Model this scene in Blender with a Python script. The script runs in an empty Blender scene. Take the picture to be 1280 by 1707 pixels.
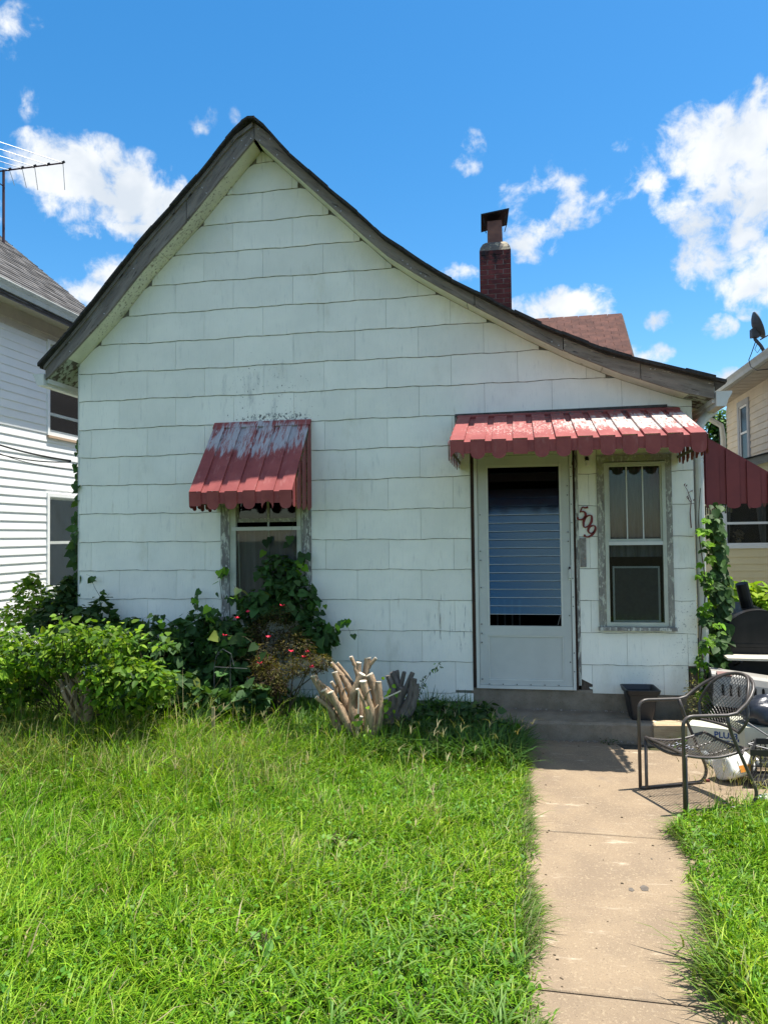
import bpy, math, random
import numpy as np
from mathutils import Vector, Matrix

random.seed(7)
RS = np.random.RandomState(11)
SC = bpy.context.scene
COL = SC.collection

# ------------------------------------------------------------------ camera
F_PX, W_PX, H_PX = 1250.0, 1280.0, 1707.0
PITCH, YAW, ROLL = 0.031711674, 0.174371205, -0.0118165979
CAM = Vector((0.0, -6.799, 1.7277))
_cy, _sy = math.cos(YAW), math.sin(YAW)
FW = Vector((-_sy * math.cos(PITCH), _cy * math.cos(PITCH), math.sin(PITCH)))
_r = Vector((_cy, _sy, 0.0))
_u = _r.cross(FW)
RT = _r * math.cos(ROLL) + _u * math.sin(ROLL)
UP = _u * math.cos(ROLL) - _r * math.sin(ROLL)
cd = bpy.data.cameras.new("camera")
cam = bpy.data.objects.new("camera", cd)
COL.objects.link(cam)
cd.sensor_fit = 'HORIZONTAL'
cd.sensor_width = 36.0
cd.lens = 36.0 * F_PX / W_PX
cd.clip_start, cd.clip_end = 0.05, 2000.0
cam.matrix_world = Matrix(((RT.x, UP.x, -FW.x, CAM.x), (RT.y, UP.y, -FW.y, CAM.y),
                           (RT.z, UP.z, -FW.z, CAM.z), (0, 0, 0, 1)))
SC.camera = cam


def ray(x, y):
    return RT * ((x - W_PX / 2) / F_PX) - UP * ((y - H_PX / 2) / F_PX) + FW


def PY(x, y, Y=0.0):
    d = ray(x, y)
    return CAM + d * ((Y - CAM.y) / d.y)


def PZ(x, y, Z=0.0):
    d = ray(x, y)
    return CAM + d * ((Z - CAM.z) / d.z)


def PX(x, y, X=0.0):
    d = ray(x, y)
    return CAM + d * ((X - CAM.x) / d.x)


# ------------------------------------------------------------------ sun, sky, exposure
SUN = Vector((0.26, 0.085, 1.0)).normalized()
SUN_EL = math.asin(SUN.z)
SUN_AZ = math.atan2(SUN.x, SUN.y)
SUN_POWER, SKY_STRENGTH, EXPOSURE, CLOUD = 3.5, 0.15, 1.45, 0.86
sl = bpy.data.lights.new("sun", 'SUN')
sl.energy = SUN_POWER
sl.angle = math.radians(0.53)
sl.color = (1.0, 0.95, 0.86)
so = bpy.data.objects.new("sun", sl)
COL.objects.link(so)
so.location = (4, 2, 14)
so.rotation_euler = SUN.to_track_quat('Z', 'Y').to_euler()
SC.view_settings.view_transform = 'Standard'
SC.view_settings.look = 'None'
SC.view_settings.exposure = EXPOSURE
SC.view_settings.gamma = 1.0
SC.view_settings.use_curve_mapping = False
SC.render.engine = 'CYCLES'
SC.cycles.max_bounces = 8
SC.cycles.transparent_max_bounces = 16
SC.cycles.caustics_reflective = False
SC.cycles.caustics_refractive = False


def nd(nt, t, ins=None, **kw):
    n = nt.nodes.new(t)
    for k, v in kw.items():
        setattr(n, k, v)
    for k, v in (ins or {}).items():
        s = n.inputs[k]
        if isinstance(v, bpy.types.NodeSocket):
            nt.links.new(v, s)
        else:
            s.default_value = v
    return n


def math_(nt, op, a, b=0.0, c=None, clamp=False):
    d = {0: a, 1: b}
    if c is not None:
        d[2] = c
    return nd(nt, 'ShaderNodeMath', d, operation=op, use_clamp=clamp).outputs[0]


def sstep(nt, v, lo, hi, tlo=0.0, thi=1.0):
    return nd(nt, 'ShaderNodeMapRange', {0: v, 1: lo, 2: hi, 3: tlo, 4: thi},
              interpolation_type='SMOOTHSTEP').outputs[0]


def mixc(nt, f, a, b, blend='MIX'):
    n = nt.nodes.new('ShaderNodeMix')
    n.data_type = 'RGBA'
    n.blend_type = blend
    for k, v in ((0, f), (6, a), (7, b)):
        if isinstance(v, bpy.types.NodeSocket):
            nt.links.new(v, n.inputs[k])
        elif k == 0:
            n.inputs[0].default_value = v
        else:
            n.inputs[k].default_value = (*v[:3], 1.0)
    return n.outputs[2]


def build_world():
    w = bpy.data.worlds.new("World")
    SC.world = w
    w.use_nodes = True
    nt = w.node_tree
    nt.nodes.clear()
    out = nd(nt, 'ShaderNodeOutputWorld')
    sky = nd(nt, 'ShaderNodeTexSky')
    sky.sky_type = 'NISHITA'
    sky.sun_disc = False
    sky.sun_elevation = SUN_EL
    sky.sun_rotation = SUN_AZ
    sky.altitude = 100
    sky.air_density = 1.0
    sky.dust_density = 0.4
    sky.ozone_density = 2.5
    tc = nd(nt, 'ShaderNodeTexCoord').outputs['Generated']
    # cumulus: soft angular patches of sky broken up by fractal noise
    blobs = [  # px centre, px radii, weight
        (88, 280, 80, 60, 1.1), (150, 305, 110, 78, 1.2), (215, 325, 100, 76, 1.2), (258, 345, 62, 62, 1.1), (150, 350, 90, 52, 1.0),
        (190, 452, 62, 34, .95), (140, 485, 60, 30, .7), (32, 55, 42, 48, .52), (45, 172, 34, 42, .24),
        (338, 192, 34, 48, .28), (396, 190, 22, 30, .24), (788, 252, 30, 44, .40), (770, 278, 30, 22, .36), (885, 400, 58, 48, .82), (862, 345, 44, 54, .62),
        (932, 305, 56, 58, .72), (960, 345, 60, 42, .72), (1012, 335, 48, 30, .56), (945, 515, 118, 44, 1.0), (1000, 525, 60, 26, .8), (765, 458, 42, 28, .55),
        (1180, 262, 105, 88, 1.1), (1240, 235, 95, 80, 1.1), (1280, 300, 100, 100, 1.1), (1200, 345, 108, 74, 1.05),
        (1180, 425, 62, 62, .95), (1225, 400, 70, 60, .9), (1275, 470, 80, 62, 1.0), (1100, 300, 62, 48, .7), (1045, 330, 50, 30, .45), (1098, 535, 28, 24, .6),
        (1080, 592, 48, 28, .7), (1200, 545, 32, 26, .7), (1040, 243, 26, 18, .42), (1085, 240, 24, 16, .36), (1205, 630, 48, 20, .8),
        (1278, 145, 26, 28, .6), (-60, 330, 60, 60, .9), (1420, 420, 120, 160, 1.0), (620, 700, 200, 60, .8), (150, 640, 200, 50, .8)]
    m = None
    for (x, y, rx, ry, wt) in blobs:
        c = ray(x, y).normalized()
        tx = c.cross(Vector((0, 0, 1))).normalized()
        ty = tx.cross(c)
        a = nd(nt, 'ShaderNodeVectorMath', {0: tc, 1: tuple(tx * (F_PX / rx))}, operation='DOT_PRODUCT').outputs['Value']
        b = nd(nt, 'ShaderNodeVectorMath', {0: tc, 1: tuple(ty * (F_PX / ry))}, operation='DOT_PRODUCT').outputs['Value']
        l2 = math_(nt, 'ADD', math_(nt, 'MULTIPLY', a, a), math_(nt, 'MULTIPLY', b, b))
        fr = nd(nt, 'ShaderNodeVectorMath', {0: tc, 1: tuple(c)}, operation='DOT_PRODUCT').outputs['Value']
        v = math_(nt, 'MULTIPLY', math_(nt, 'SUBTRACT', 1.0, math_(nt, 'POWER', l2, 0.7), clamp=True), wt)
        v = math_(nt, 'MULTIPLY', v, math_(nt, 'GREATER_THAN', fr, 0.2))
        m = v if m is None else math_(nt, 'MAXIMUM', m, v)
    # unseen sky has the same sort of clouds, thickened to brighten the facade
    far = nd(nt, 'ShaderNodeTexNoise', {'Vector': tc, 'Scale': 5.0, 'Detail': 3.0, 'Roughness': .5}).outputs[0]
    cf = ray(640, 500).normalized()
    away = nd(nt, 'ShaderNodeVectorMath', {0: tc, 1: tuple(cf)}, operation='DOT_PRODUCT').outputs['Value']
    away = sstep(nt, away, 0.80, 0.68)
    m = math_(nt, 'MAXIMUM', m, math_(nt, 'MULTIPLY', away, sstep(nt, far, .46, .60)))
    warp = nd(nt, 'ShaderNodeTexNoise', {'Vector': tc, 'Scale': 14.0, 'Detail': 3.0})
    wv = nd(nt, 'ShaderNodeVectorMath', {0: warp.outputs[1], 1: (0.5, 0.5, 0.5)}, operation='SUBTRACT').outputs[0]
    wv = nd(nt, 'ShaderNodeVectorMath', {0: wv, 'Scale': 0.035}, operation='SCALE').outputs[0]
    tcw = nd(nt, 'ShaderNodeVectorMath', {0: tc, 1: wv}, operation='ADD').outputs[0]
    n1 = nd(nt, 'ShaderNodeTexNoise', {'Vector': tcw, 'Scale': 26.0, 'Detail': 9.0, 'Roughness': .6}).outputs[0]
    dens = math_(nt, 'ADD', m, math_(nt, 'MULTIPLY', math_(nt, 'SUBTRACT', n1, .5), 2.7))
    dens = math_(nt, 'MULTIPLY', dens, sstep(nt, m, 0.02, .22))
    cov = sstep(nt, dens, 0.18, 0.95)
    # cloud tone: thick bellies a little greyer, thin rims bright
    n2 = nd(nt, 'ShaderNodeTexNoise', {'Vector': tcw, 'Scale': 11.0, 'Detail': 5.0, 'Roughness': .5}).outputs[0]
    tone = sstep(nt, n2, .38, .68)
    k = CLOUD / SKY_STRENGTH / (2 ** EXPOSURE)
    ccol = mixc(nt, tone, (k * 1.22, k * 1.25, k * 1.28), (k * .86, k * .95, k * 1.06))
    hs = nd(nt, 'ShaderNodeHueSaturation', {'Hue': .494, 'Saturation': 1.36, 'Value': .51, 'Color': sky.outputs[0]})
    col = mixc(nt, cov, hs.outputs[0], ccol)
    bg = nd(nt, 'ShaderNodeBackground', {'Color': col, 'Strength': SKY_STRENGTH})
    nt.links.new(bg.outputs[0], out.inputs[0])


build_world()

# ------------------------------------------------------------------ helpers


class MB:
    """collects polygons; build() links them as ONE mesh object"""

    def __init__(self):
        self.v, self.f, self.m = [], [], []

    def poly(self, pts, mi=0):
        b = len(self.v)
        self.v += [tuple(p) for p in pts]
        self.f.append(tuple(range(b, b + len(pts))))
        self.m.append(mi)

    def prism(self, pts, vec, mi=0):
        """planar polygon pushed along vec"""
        vec = Vector(vec)
        n = len(pts)
        b = len(self.v)
        P = [Vector(p) for p in pts]
        nrm = Vector((0, 0, 0))
        for i in range(n):
            nrm += (P[i] - P[0]).cross(P[(i + 1) % n] - P[0])
        if nrm.dot(vec) > 0:
            P.reverse()
        self.v += [tuple(p) for p in P] + [tuple(p + vec) for p in P]
        self.f.append(tuple(range(b, b + n)))
        self.f.append(tuple(range(b + 2 * n - 1, b + n - 1, -1)))
        for i in range(n):
            j = (i + 1) % n
            self.f.append((b + j, b + i, b + n + i, b + n + j))
        self.m += [mi] * (n + 2)
        return self

    def box(self, x0, x1, y0, y1, z0, z1, mi=0):
        return self.prism([(x0, y0, z0), (x1, y0, z0), (x1, y0, z1), (x0, y0, z1)], (0, y1 - y0, 0), mi)

    def obox(self, o, a, b, c, mi=0):
        o, a, b = Vector(o), Vector(a), Vector(b)
        return self.prism([o, o + a, o + a + b, o + b], c, mi)

    def tube(self, path, r, n=8, cap=True, mi=0, radii=None, flat=None, lump=0.0):
        P = [Vector(p) for p in path]
        k = len(P)
        b = len(self.v)
        up = None
        for i, p in enumerate(P):
            t = (P[min(i + 1, k - 1)] - P[max(i - 1, 0)]).normalized()
            if up is None:
                up = Vector((0, 0, 1)) if abs(t.z) < .9 else Vector((0, 1, 0))
            x = t.cross(up).normalized()
            y = x.cross(t).normalized()
            up = y
            r0_ = radii[i] if radii else r
            for j in range(n):
                a = 2 * math.pi * (j + .5) / n
                rr = r0_ * (1 + lump * random.uniform(-1, 1)) if lump else r0_
                fx, fy = flat or (1, 1)
                self.v.append(tuple(p + x * (math.cos(a) * rr * fx) + y * (math.sin(a) * rr * fy)))
        for i in range(k - 1):
            for j in range(n):
                q = (j + 1) % n
                self.f.append((b + i * n + j, b + i * n + q, b + (i + 1) * n + q, b + (i + 1) * n + j))
                self.m.append(mi)
        if cap:
            self.f.append(tuple(b + j for j in reversed(range(n))))
            self.f.append(tuple(b + (k - 1) * n + j for j in range(n)))
            self.m += [mi, mi]
        return self

    def grid(self, rows, mi=0, closed=False):
        b = len(self.v)
        nc = len(rows[0])
        for r in rows:
            self.v += [tuple(p) for p in r]
        for i in range(len(rows) - 1):
            for j in range(nc if closed else nc - 1):
                q = (j + 1) % nc
                self.f.append((b + i * nc + j, b + i * nc + q, b + (i + 1) * nc + q, b + (i + 1) * nc + j))
                self.m.append(mi)
        return self

    def build(self, name, mat, parent=None, smooth=False, label=None):
        me = bpy.data.meshes.new(name)
        me.from_pydata(self.v, [], self.f)
        mats = mat if isinstance(mat, (list, tuple)) else [mat]
        for x in mats:
            me.materials.append(x)
        if len(mats) > 1:
            me.polygons.foreach_set('material_index', self.m)
        if smooth:
            me.polygons.foreach_set('use_smooth', [True] * len(me.polygons))
        me.update()
        return link(name, me, parent, label)


def link(name, data, parent=None, label=None):
    o = bpy.data.objects.new(name, data)
    COL.objects.link(o)
    if parent is not None:
        o.parent = parent
        if parent.type == 'EMPTY':
            o.matrix_parent_inverse = Matrix.Translation(-Vector(parent['at']))
    if label:
        o['label'] = label
    return o


def thing(name, label, cat, loc, group=None, kind=None):
    o = bpy.data.objects.new(name, None)
    COL.objects.link(o)
    o.location = loc
    o['at'] = [float(v) for v in loc]
    o.empty_display_size = .2
    return tag(o, label, cat, group, kind)


def tag(o, label=None, cat=None, group=None, kind=None):
    for k, v in (('label', label), ('category', cat), ('group', group), ('kind', kind)):
        if v:
            o[k] = v
    return o


def mass(name, V, T, mat, parent=None, col=None, kind=None, smooth=False):
    """V (n,k,3) vertices of n alike pieces, T (m,3|4) faces of one piece; one mesh"""
    n, k, _ = V.shape
    T = np.asarray(T)
    me = bpy.data.meshes.new(name)
    faces = (T[None] + (np.arange(n) * k)[:, None, None]).reshape(-1, T.shape[1])
    me.vertices.add(n * k)
    me.vertices.foreach_set('co', V.reshape(-1).astype(np.float32))
    me.loops.add(faces.size)
    me.loops.foreach_set('vertex_index', faces.reshape(-1).astype(np.int32))
    me.polygons.add(len(faces))
    me.polygons.foreach_set('loop_start', (np.arange(len(faces)) * T.shape[1]).astype(np.int32))
    if smooth:
        me.polygons.foreach_set('use_smooth', np.ones(len(faces), bool))
    me.materials.append(mat)
    if col is not None:
        at = me.attributes.new('col', 'FLOAT_COLOR', 'POINT')
        c = np.ones((n, k, 4), np.float32)
        c[:, :, :3] = col[:, None, :] if col.ndim == 2 else col
        at.data.foreach_set('color', c.reshape(-1))
    me.update(calc_edges=True)
    o = link(name, me, parent)
    if kind:
        o['kind'] = kind
    return o


# ------------------------------------------------------------------ materials
def mat(name, c1, c2=None, sc=4.0, stretch=(1, 1, 1), rough=.75, bump=0.0, bsc=60.0, bst=None, spec=.3, metal=0.0,
        layers=(), rand=0.0, lo=.35, hi=.65, rot=None):
    """layers: (colour, noise scale, threshold, softness, stretch, region|None); region = (x,y,z,rx,ry,rz,gain)"""
    m = bpy.data.materials.new(name)
    m.use_nodes = True
    nt = m.node_tree
    b = nt.nodes['Principled BSDF']
    pos = nd(nt, 'ShaderNodeNewGeometry').outputs['Position']

    if rot is not None:
        pos = nd(nt, 'ShaderNodeVectorRotate', {'Vector': pos, 'Angle': rot}, rotation_type='Y_AXIS').outputs[0]

    def vec(st):
        return nd(nt, 'ShaderNodeVectorMath', {0: pos, 1: st}, operation='MULTIPLY').outputs[0]
    col = nd(nt, 'ShaderNodeRGB').outputs[0]
    col.default_value = (*c1, 1)
    if c2:
        n = nd(nt, 'ShaderNodeTexNoise', {'Vector': vec(stretch), 'Scale': sc, 'Detail': 8.0, 'Roughness': .62}).outputs[0]
        col = mixc(nt, sstep(nt, n, lo, hi), c1, c2)
    for (c, s, th, soft, st, reg) in layers:
        n = nd(nt, 'ShaderNodeTexNoise', {'Vector': vec(st), 'Scale': s, 'Detail': 7.0, 'Roughness': .65}).outputs[0]
        if reg:
            q = nd(nt, 'ShaderNodeVectorMath', {0: pos, 1: tuple(reg[:3])}, operation='SUBTRACT').outputs[0]
            q = nd(nt, 'ShaderNodeVectorMath', {0: q, 1: tuple(1.0 / r for r in reg[3:6])}, operation='MULTIPLY').outputs[0]
            l = nd(nt, 'ShaderNodeVectorMath', {0: q}, operation='LENGTH').outputs['Value']
            g = sstep(nt, l, 1.0, 0.35, 0.0, reg[6])
            n = math_(nt, 'ADD', n, g)
        col = mixc(nt, sstep(nt, n, th, th + soft), col, c)
    if rand:
        r = nd(nt, 'ShaderNodeObjectInfo').outputs['Random']
        v = nd(nt, 'ShaderNodeMapRange', {0: r, 1: 0.0, 2: 1.0, 3: 1 - rand, 4: 1 + rand}).outputs[0]
        col = nd(nt, 'ShaderNodeHueSaturation', {'Value': v, 'Color': col}).outputs[0]
    nt.links.new(col, b.inputs['Base Color'])
    b.inputs['Roughness'].default_value = rough
    b.inputs['Specular IOR Level'].default_value = spec
    b.inputs['Metallic'].default_value = metal
    if bump:
        n = nd(nt, 'ShaderNodeTexNoise', {'Vector': vec(bst or stretch), 'Scale': bsc, 'Detail': 6.0, 'Roughness': .65}).outputs[0]
        bm = nd(nt, 'ShaderNodeBump', {'Strength': min(1.0, bump), 'Distance': .01, 'Height': n})
        nt.links.new(bm.outputs[0], b.inputs['Normal'])
    return m


def leafmat(name, trans=.4, rough=.58, spec=.22, hue=.02, val=.35):
    m = bpy.data.materials.new(name)
    m.use_nodes = True
    nt = m.node_tree
    b = nt.nodes['Principled BSDF']
    a = nd(nt, 'ShaderNodeAttribute', attribute_name='col').outputs['Color']
    r = nd(nt, 'ShaderNodeObjectInfo').outputs['Random']
    v = nd(nt, 'ShaderNodeMapRange', {0: r, 1: 0., 2: 1., 3: 1 - val, 4: 1 + val}).outputs[0]
    a = nd(nt, 'ShaderNodeHueSaturation', {'Value': v, 'Color': a}).outputs[0] if val else a
    nt.links.new(a, b.inputs['Base Color'])
    b.inputs['Roughness'].default_value = rough
    b.inputs['Specular IOR Level'].default_value = spec
    t = nd(nt, 'ShaderNodeBsdfTranslucent')
    tcol = mixc(nt, 1.0, a, (1.5, 1.5, .5), 'MULTIPLY')
    nt.links.new(tcol, t.inputs[0])
    mx = nd(nt, 'ShaderNodeMixShader', {0: trans, 1: b.outputs[0], 2: t.outputs[0]})
    nt.links.new(mx.outputs[0], nt.nodes['Material Output'].inputs[0])
    return m


def glassmat(name, gloss=.12, tint=(.75, .78, .78), rough=.02, gcol=(1, 1, 1)):
    m = bpy.data.materials.new(name)
    m.use_nodes = True
    nt = m.node_tree
    nt.nodes.remove(nt.nodes['Principled BSDF'])
    t = nd(nt, 'ShaderNodeBsdfTransparent', {0: (*tint, 1)})
    g = nd(nt, 'ShaderNodeBsdfGlossy', {'Color': (*gcol, 1), 'Roughness': rough})
    fr = nd(nt, 'ShaderNodeLayerWeight', {'Blend': .25}).outputs['Fresnel']
    f = math_(nt, 'ADD', fr, gloss, clamp=True)
    mx = nd(nt, 'ShaderNodeMixShader', {0: f, 1: t.outputs[0], 2: g.outputs[0]})
    nt.links.new(mx.outputs[0], nt.nodes['Material Output'].inputs[0])
    return m


S1 = (1, 1, 1)
M = {}
DIRT = (.10, .11, .11)
M['siding'] = mat('painted_shingle', (.845, .85, .77), (.775, .785, .715), 2.2, rough=.62, bump=.22, bsc=42, bst=(3, 3, .25), rand=.045, layers=[
    ((.70, .715, .66), 60, .57, .14, (2, 2, .12), None),
    ((.61, .63, .59), 3.2, .60, .18, (2.2, 1, .55), None),
    ((.63, .65, .61), 7, .58, .2, (3, 3, .5), None),
    ((.68, .68, .585), 1.6, .56, .2, (1.5, 1, .7), None),
    (DIRT, 85, .70, .05, S1, None),
    (DIRT, 48, .80, .10, (1, 1, .8), (-2.22, 0, 2.86, .66, 1, .085, .31)),
    ((.30, .32, .32), 4, .80, .3, (2.5, 1, .6), (-2.25, 0, 3.08, .95, 1, .6, .30)), (DIRT, 55, .78, .12, (1, 1, .6), (-2.3, 0, 3.06, .9, 1, .75, .18)),
    ((.20, .22, .23), 60, .76, .16, S1, (1.45, 0, .85, .32, 1, .75, .20)),
    ((.20, .22, .23), 60, .76, .16, S1, (1.2, 0, .5, .5, 1, .28, .17)),
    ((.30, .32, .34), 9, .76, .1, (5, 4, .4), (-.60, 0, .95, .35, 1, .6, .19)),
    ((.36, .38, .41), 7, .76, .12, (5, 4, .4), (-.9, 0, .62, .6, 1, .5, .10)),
    ((.40, .36, .26), 4, .62, .2, (2, 2, .4), None)])
M['joint'] = mat('grimy_joint', (.23, .22, .18), (.31, .295, .25), 20, rough=.95)
M['cream'] = mat('peeling_cream_paint', (.74, .745, .60), (.64, .65, .52), 5, rough=.8, bump=.3, bsc=50, layers=[
    ((.30, .28, .22), 38, .72, .10, S1, (-3.2, -.1, 4.3, 1.7, 1, 1.9, .19)), ((.16, .14, .10), 20, .66, .06, S1, None), ((.15, .13, .10), 70, .655, .05, S1, None)])
M['flaky'] = mat('flaking_soffit_paint', (.40, .44, .37), (.10, .085, .07), 12, rough=.9, bump=.5, bsc=40, lo=.45, hi=.55)
RL = [((.06, .053, .049), 14, .58, .08, (.5, 1, 6), None), ((.24, .22, .20), 11, .60, .07, (.5, 1, 5), None),
      ((.48, .46, .40), 22, .70, .04, (.8, 1, 3), None)]
M['rake'] = mat('weathered_dark_board', (.165, .147, .135), (.25, .225, .205), 6, (.6, 1, 4), rough=.92, bump=.6, bsc=14, bst=(.5, 1, 8), rot=math.radians(51), layers=RL)
M['rake_r'] = mat('weathered_brown_board', (.18, .155, .132), (.27, .235, .198), 6, (.6, 1, 4), rough=.92, bump=.6, bsc=14, bst=(.5, 1, 8), rot=math.radians(-34), layers=RL)
M['rake_e'] = mat('peeling_brown_board', (.175, .15, .125), (.26, .225, .187), 6, (.6, 1, 4), rough=.92, bump=.6, bsc=14, bst=(.5, 1, 8), rot=math.radians(-17), layers=RL + [((.52, .48, .40), 16, .62, .06, (.7, 1, 2), (1.5, -.2, 2.98, .5, .5, .22, .06))])
M['greywood'] = mat('grey_weathered_trim', (.30, .295, .27), (.16, .155, .15), 9, (3, 3, .5), rough=.9, bump=.5, bsc=40, layers=[
    ((.56, .58, .52), 16, .50, .08, (2.2, 2.2, .6), None)])
M['trimpaint'] = mat('dull_cream_trim', (.50, .52, .44), (.42, .44, .38), 6, rough=.6, bump=.15, layers=[((.2, .19, .16), 30, .66, .06, S1, None)])
M['mossytrim'] = mat('peeling_window_trim', (.30, .295, .255), (.215, .205, .185), 9, (2.5, 2.5, .5), rough=.9, bump=.4, bsc=40, layers=[
    ((.50, .51, .43), 34, .52, .10, (1.6, 1.6, .6), None), ((.12, .11, .095), 40, .62, .06, (1.5, 1.5, .5), None), ((.30, .31, .20), 8, .60, .12, S1, (1.0, 0, 2.35, .5, 1, .25, .1))])
M['whitemetal'] = mat('white_aluminium', (.60, .62, .58), (.54, .56, .53), 4, rough=.42, spec=.4, layers=[((.30, .30, .27), 30, .70, .06, S1, None)])
M['doorpaint'] = mat('door_grey_white', (.52, .545, .52), (.47, .495, .475), 3, rough=.5, bump=.05, layers=[((.34, .36, .35), 12, .68, .1, (2, 2, .6), None)])
M['gutter'] = mat('painted_gutter', (.66, .67, .63), (.58, .59, .55), 6, rough=.5, layers=[((.22, .18, .14), 26, .70, .05, S1, None)])
M['brownwood'] = mat('dark_brown_jamb', (.060, .032, .022), (.03, .02, .017), 12, (3, 3, .4), rough=.8, bump=.3)
M['oldwood'] = mat('bare_grey_brown_wood', (.13, .10, .08), (.07, .055, .045), 14, (4, 4, .5), rough=.95, bump=.6)
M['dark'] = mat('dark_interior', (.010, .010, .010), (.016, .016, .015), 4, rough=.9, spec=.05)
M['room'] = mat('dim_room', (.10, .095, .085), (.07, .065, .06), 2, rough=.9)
M['curtain'] = mat('pale_curtain', (.24, .235, .23), (.15, .148, .145), 5, (4, 4, .5), rough=.95)
M['greycurtain'] = mat('grey_curtain', (.34, .315, .30), (.25, .235, .225), 4, (6, 6, .4), rough=.95)
M['screen'] = mat('grey_screen', (.095, .092, .088), (.115, .112, .107), 30, rough=.7)
M['pane'] = glassmat('window_glass', .004)
M['louvreglass'] = glassmat('louvre_glass', .07, (.55, .63, .70), .14, (.46, .72, .86))
M['conc_dark'] = mat('old_step_concrete', (.20, .163, .118), (.265, .222, .168), 7, rough=.92, bump=.5, bsc=90, layers=[
    ((.09, .08, .07), 120, .60, .06, S1, None), ((.45, .42, .36), 140, .66, .05, S1, None), ((.12, .11, .10), 5, .62, .15, S1, None)])
M['conc'] = mat('tan_walk_concrete', (.27, .202, .132), (.215, .161, .109), 2.6, rough=.9, bump=.5, bsc=110, rand=.03, layers=[
    ((.34, .265, .175), 90, .55, .10, S1, None), ((.14, .105, .072), 110, .58, .09, S1, None),
    ((.43, .36, .265), 3.5, .58, .14, (1, 2.6, 1), None), ((.205, .16, .118), 1.9, .60, .14, S1, None), ((.40, .335, .245), 14, .60, .2, (.4, 2.8, 1), None),
    ((.13, .105, .08), 5, .73, .10, S1, None)])
M['joint_dark'] = mat('joint_soil', (.05, .045, .035), (.09, .08, .06), 30, rough=1)
M['asphalt_dark'] = mat('black_roof_felt', (.028, .027, .027), (.05, .048, .046), 30, rough=.95, bump=.5)
M['roofgrey'] = mat('grey_roof_shingle', (.165, .155, .15), (.115, .10, .095), 9, (1, 1, 1), rough=.95, bump=.4, bsc=120, layers=[((.28, .26, .25), 70, .62, .06, S1, None)])
M['roofbrown'] = mat('brown_roof_shingle', (.115, .052, .040), (.078, .037, .031), 7, rough=.95, bump=.4, bsc=90, rand=.16, layers=[((.19, .11, .09), 60, .64, .06, S1, None)])
M['vinyl'] = mat('white_vinyl', (.90, .90, .895), (.87, .875, .87), 3, rough=.45, rand=.015)
M['beige'] = mat('beige_siding', (.78, .70, .57), (.70, .63, .52), 3, rough=.7, rand=.03, layers=[((.17, .15, .12), 14, .66, .05, (.6, .6, 3), None)])
M['yellow'] = mat('pale_yellow_vinyl', (.86, .74, .47), (.82, .70, .44), 3, rough=.55, rand=.02)
M['taupe'] = mat('taupe_soffit', (.66, .59, .51), (.58, .52, .46), 4, rough=.7)
M['brick'] = mat('dark_red_brick', (.17, .042, .038), (.10, .03, .030), 12, rough=.9, bump=.4, rand=.25, layers=[
    ((.022, .018, .020), 6, .74, .22, S1, (-.2, 3.5, 5.66, .5, .5, .45, .34))])
M['mortar'] = mat('mortar', (.42, .36, .33), (.28, .24, .22), 20, rough=.95, layers=[((.03, .026, .026), 6, .74, .2, S1, (-.2, 3.5, 5.66, .5, .5, .4, .36))])
M['clay'] = mat('clay_flue', (.24, .12, .09), (.17, .085, .07), 8, rough=.85)
M['crownmortar'] = mat('crown_mortar', (.10, .095, .09), (.17, .15, .13), 10, rough=.95, bump=.4, layers=[((.42, .36, .26), 14, .56, .08, S1, (-.05, 3.4, 5.72, .16, .5, .3, .16))])
M['blackmetal'] = mat('black_metal', (.008, .008, .009), (.014, .013, .014), 8, rough=.5, spec=.3)
M['rustmetal'] = mat('bronze_chair_metal', (.075, .062, .055), (.05, .042, .038), 10, rough=.42, spec=.5, layers=[((.16, .085, .055), 30, .66, .06, S1, None)])
M['rod'] = mat('grey_rod', (.13, .13, .135), None, rough=.5, metal=.3)
M['plasticblack'] = mat('black_plastic', (.014, .015, .018), (.02, .021, .024), 6, rough=.45, spec=.45)
M['cratepl'] = mat('black_crate_plastic', (.02, .02, .022), None, rough=.4, spec=.5)
M['bag'] = mat('dark_blue_vinyl', (.018, .022, .034), (.03, .036, .05), 5, rough=.28, spec=.5, bump=.5, bsc=9)
M['greyplastic'] = mat('warm_grey_plastic', (.30, .285, .26), (.25, .24, .22), 6, rough=.5)
M['redbrown'] = mat('red_brown_plastic', (.13, .03, .025), None, rough=.5)
M['jug'] = mat('white_jug_plastic', (.80, .79, .75), (.76, .74, .69), 5, rough=.38, spec=.4)
M['orange'] = mat('orange_label', (.55, .20, .03), (.60, .34, .06), 30, rough=.5)
M['redlabel'] = mat('red_label', (.40, .03, .02), None, rough=.5)
M['carton'] = mat('printed_carton', (.50, .50, .40), (.44, .45, .37), 8, rough=.8, layers=[((.30, .27, .2), 9, .66, .08, S1, None)])
M['blueprint'] = mat('blue_print', (.02, .055, .17), None, rough=.7)
M['bluepipe'] = mat('pale_blue_tube', (.52, .58, .60), (.45, .50, .52), 9, rough=.5)
M['clearpl'] = glassmat('clear_plastic', .16, (.86, .83, .80), .12)
M['plank'] = mat('sunbleached_plank', (.46, .36, .23), (.34, .25, .155), 12, (.6, 4, 4), rough=.9, bump=.4, layers=[((.6, .57, .5), 18, .62, .05, S1, None)])
M['shelfwood'] = mat('pale_shelf_slat', (.56, .51, .42), (.46, .41, .33), 10, (.8, 5, 5), rough=.85, bump=.3)
M['stump'] = mat('pruned_grey_branch', (.42, .30, .19), (.22, .155, .10), 14, (2.5, 2.5, .8), rough=.9, bump=.7, bsc=50, layers=[((.12, .09, .07), 24, .62, .06, (2, 2, .6), None)])
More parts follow.
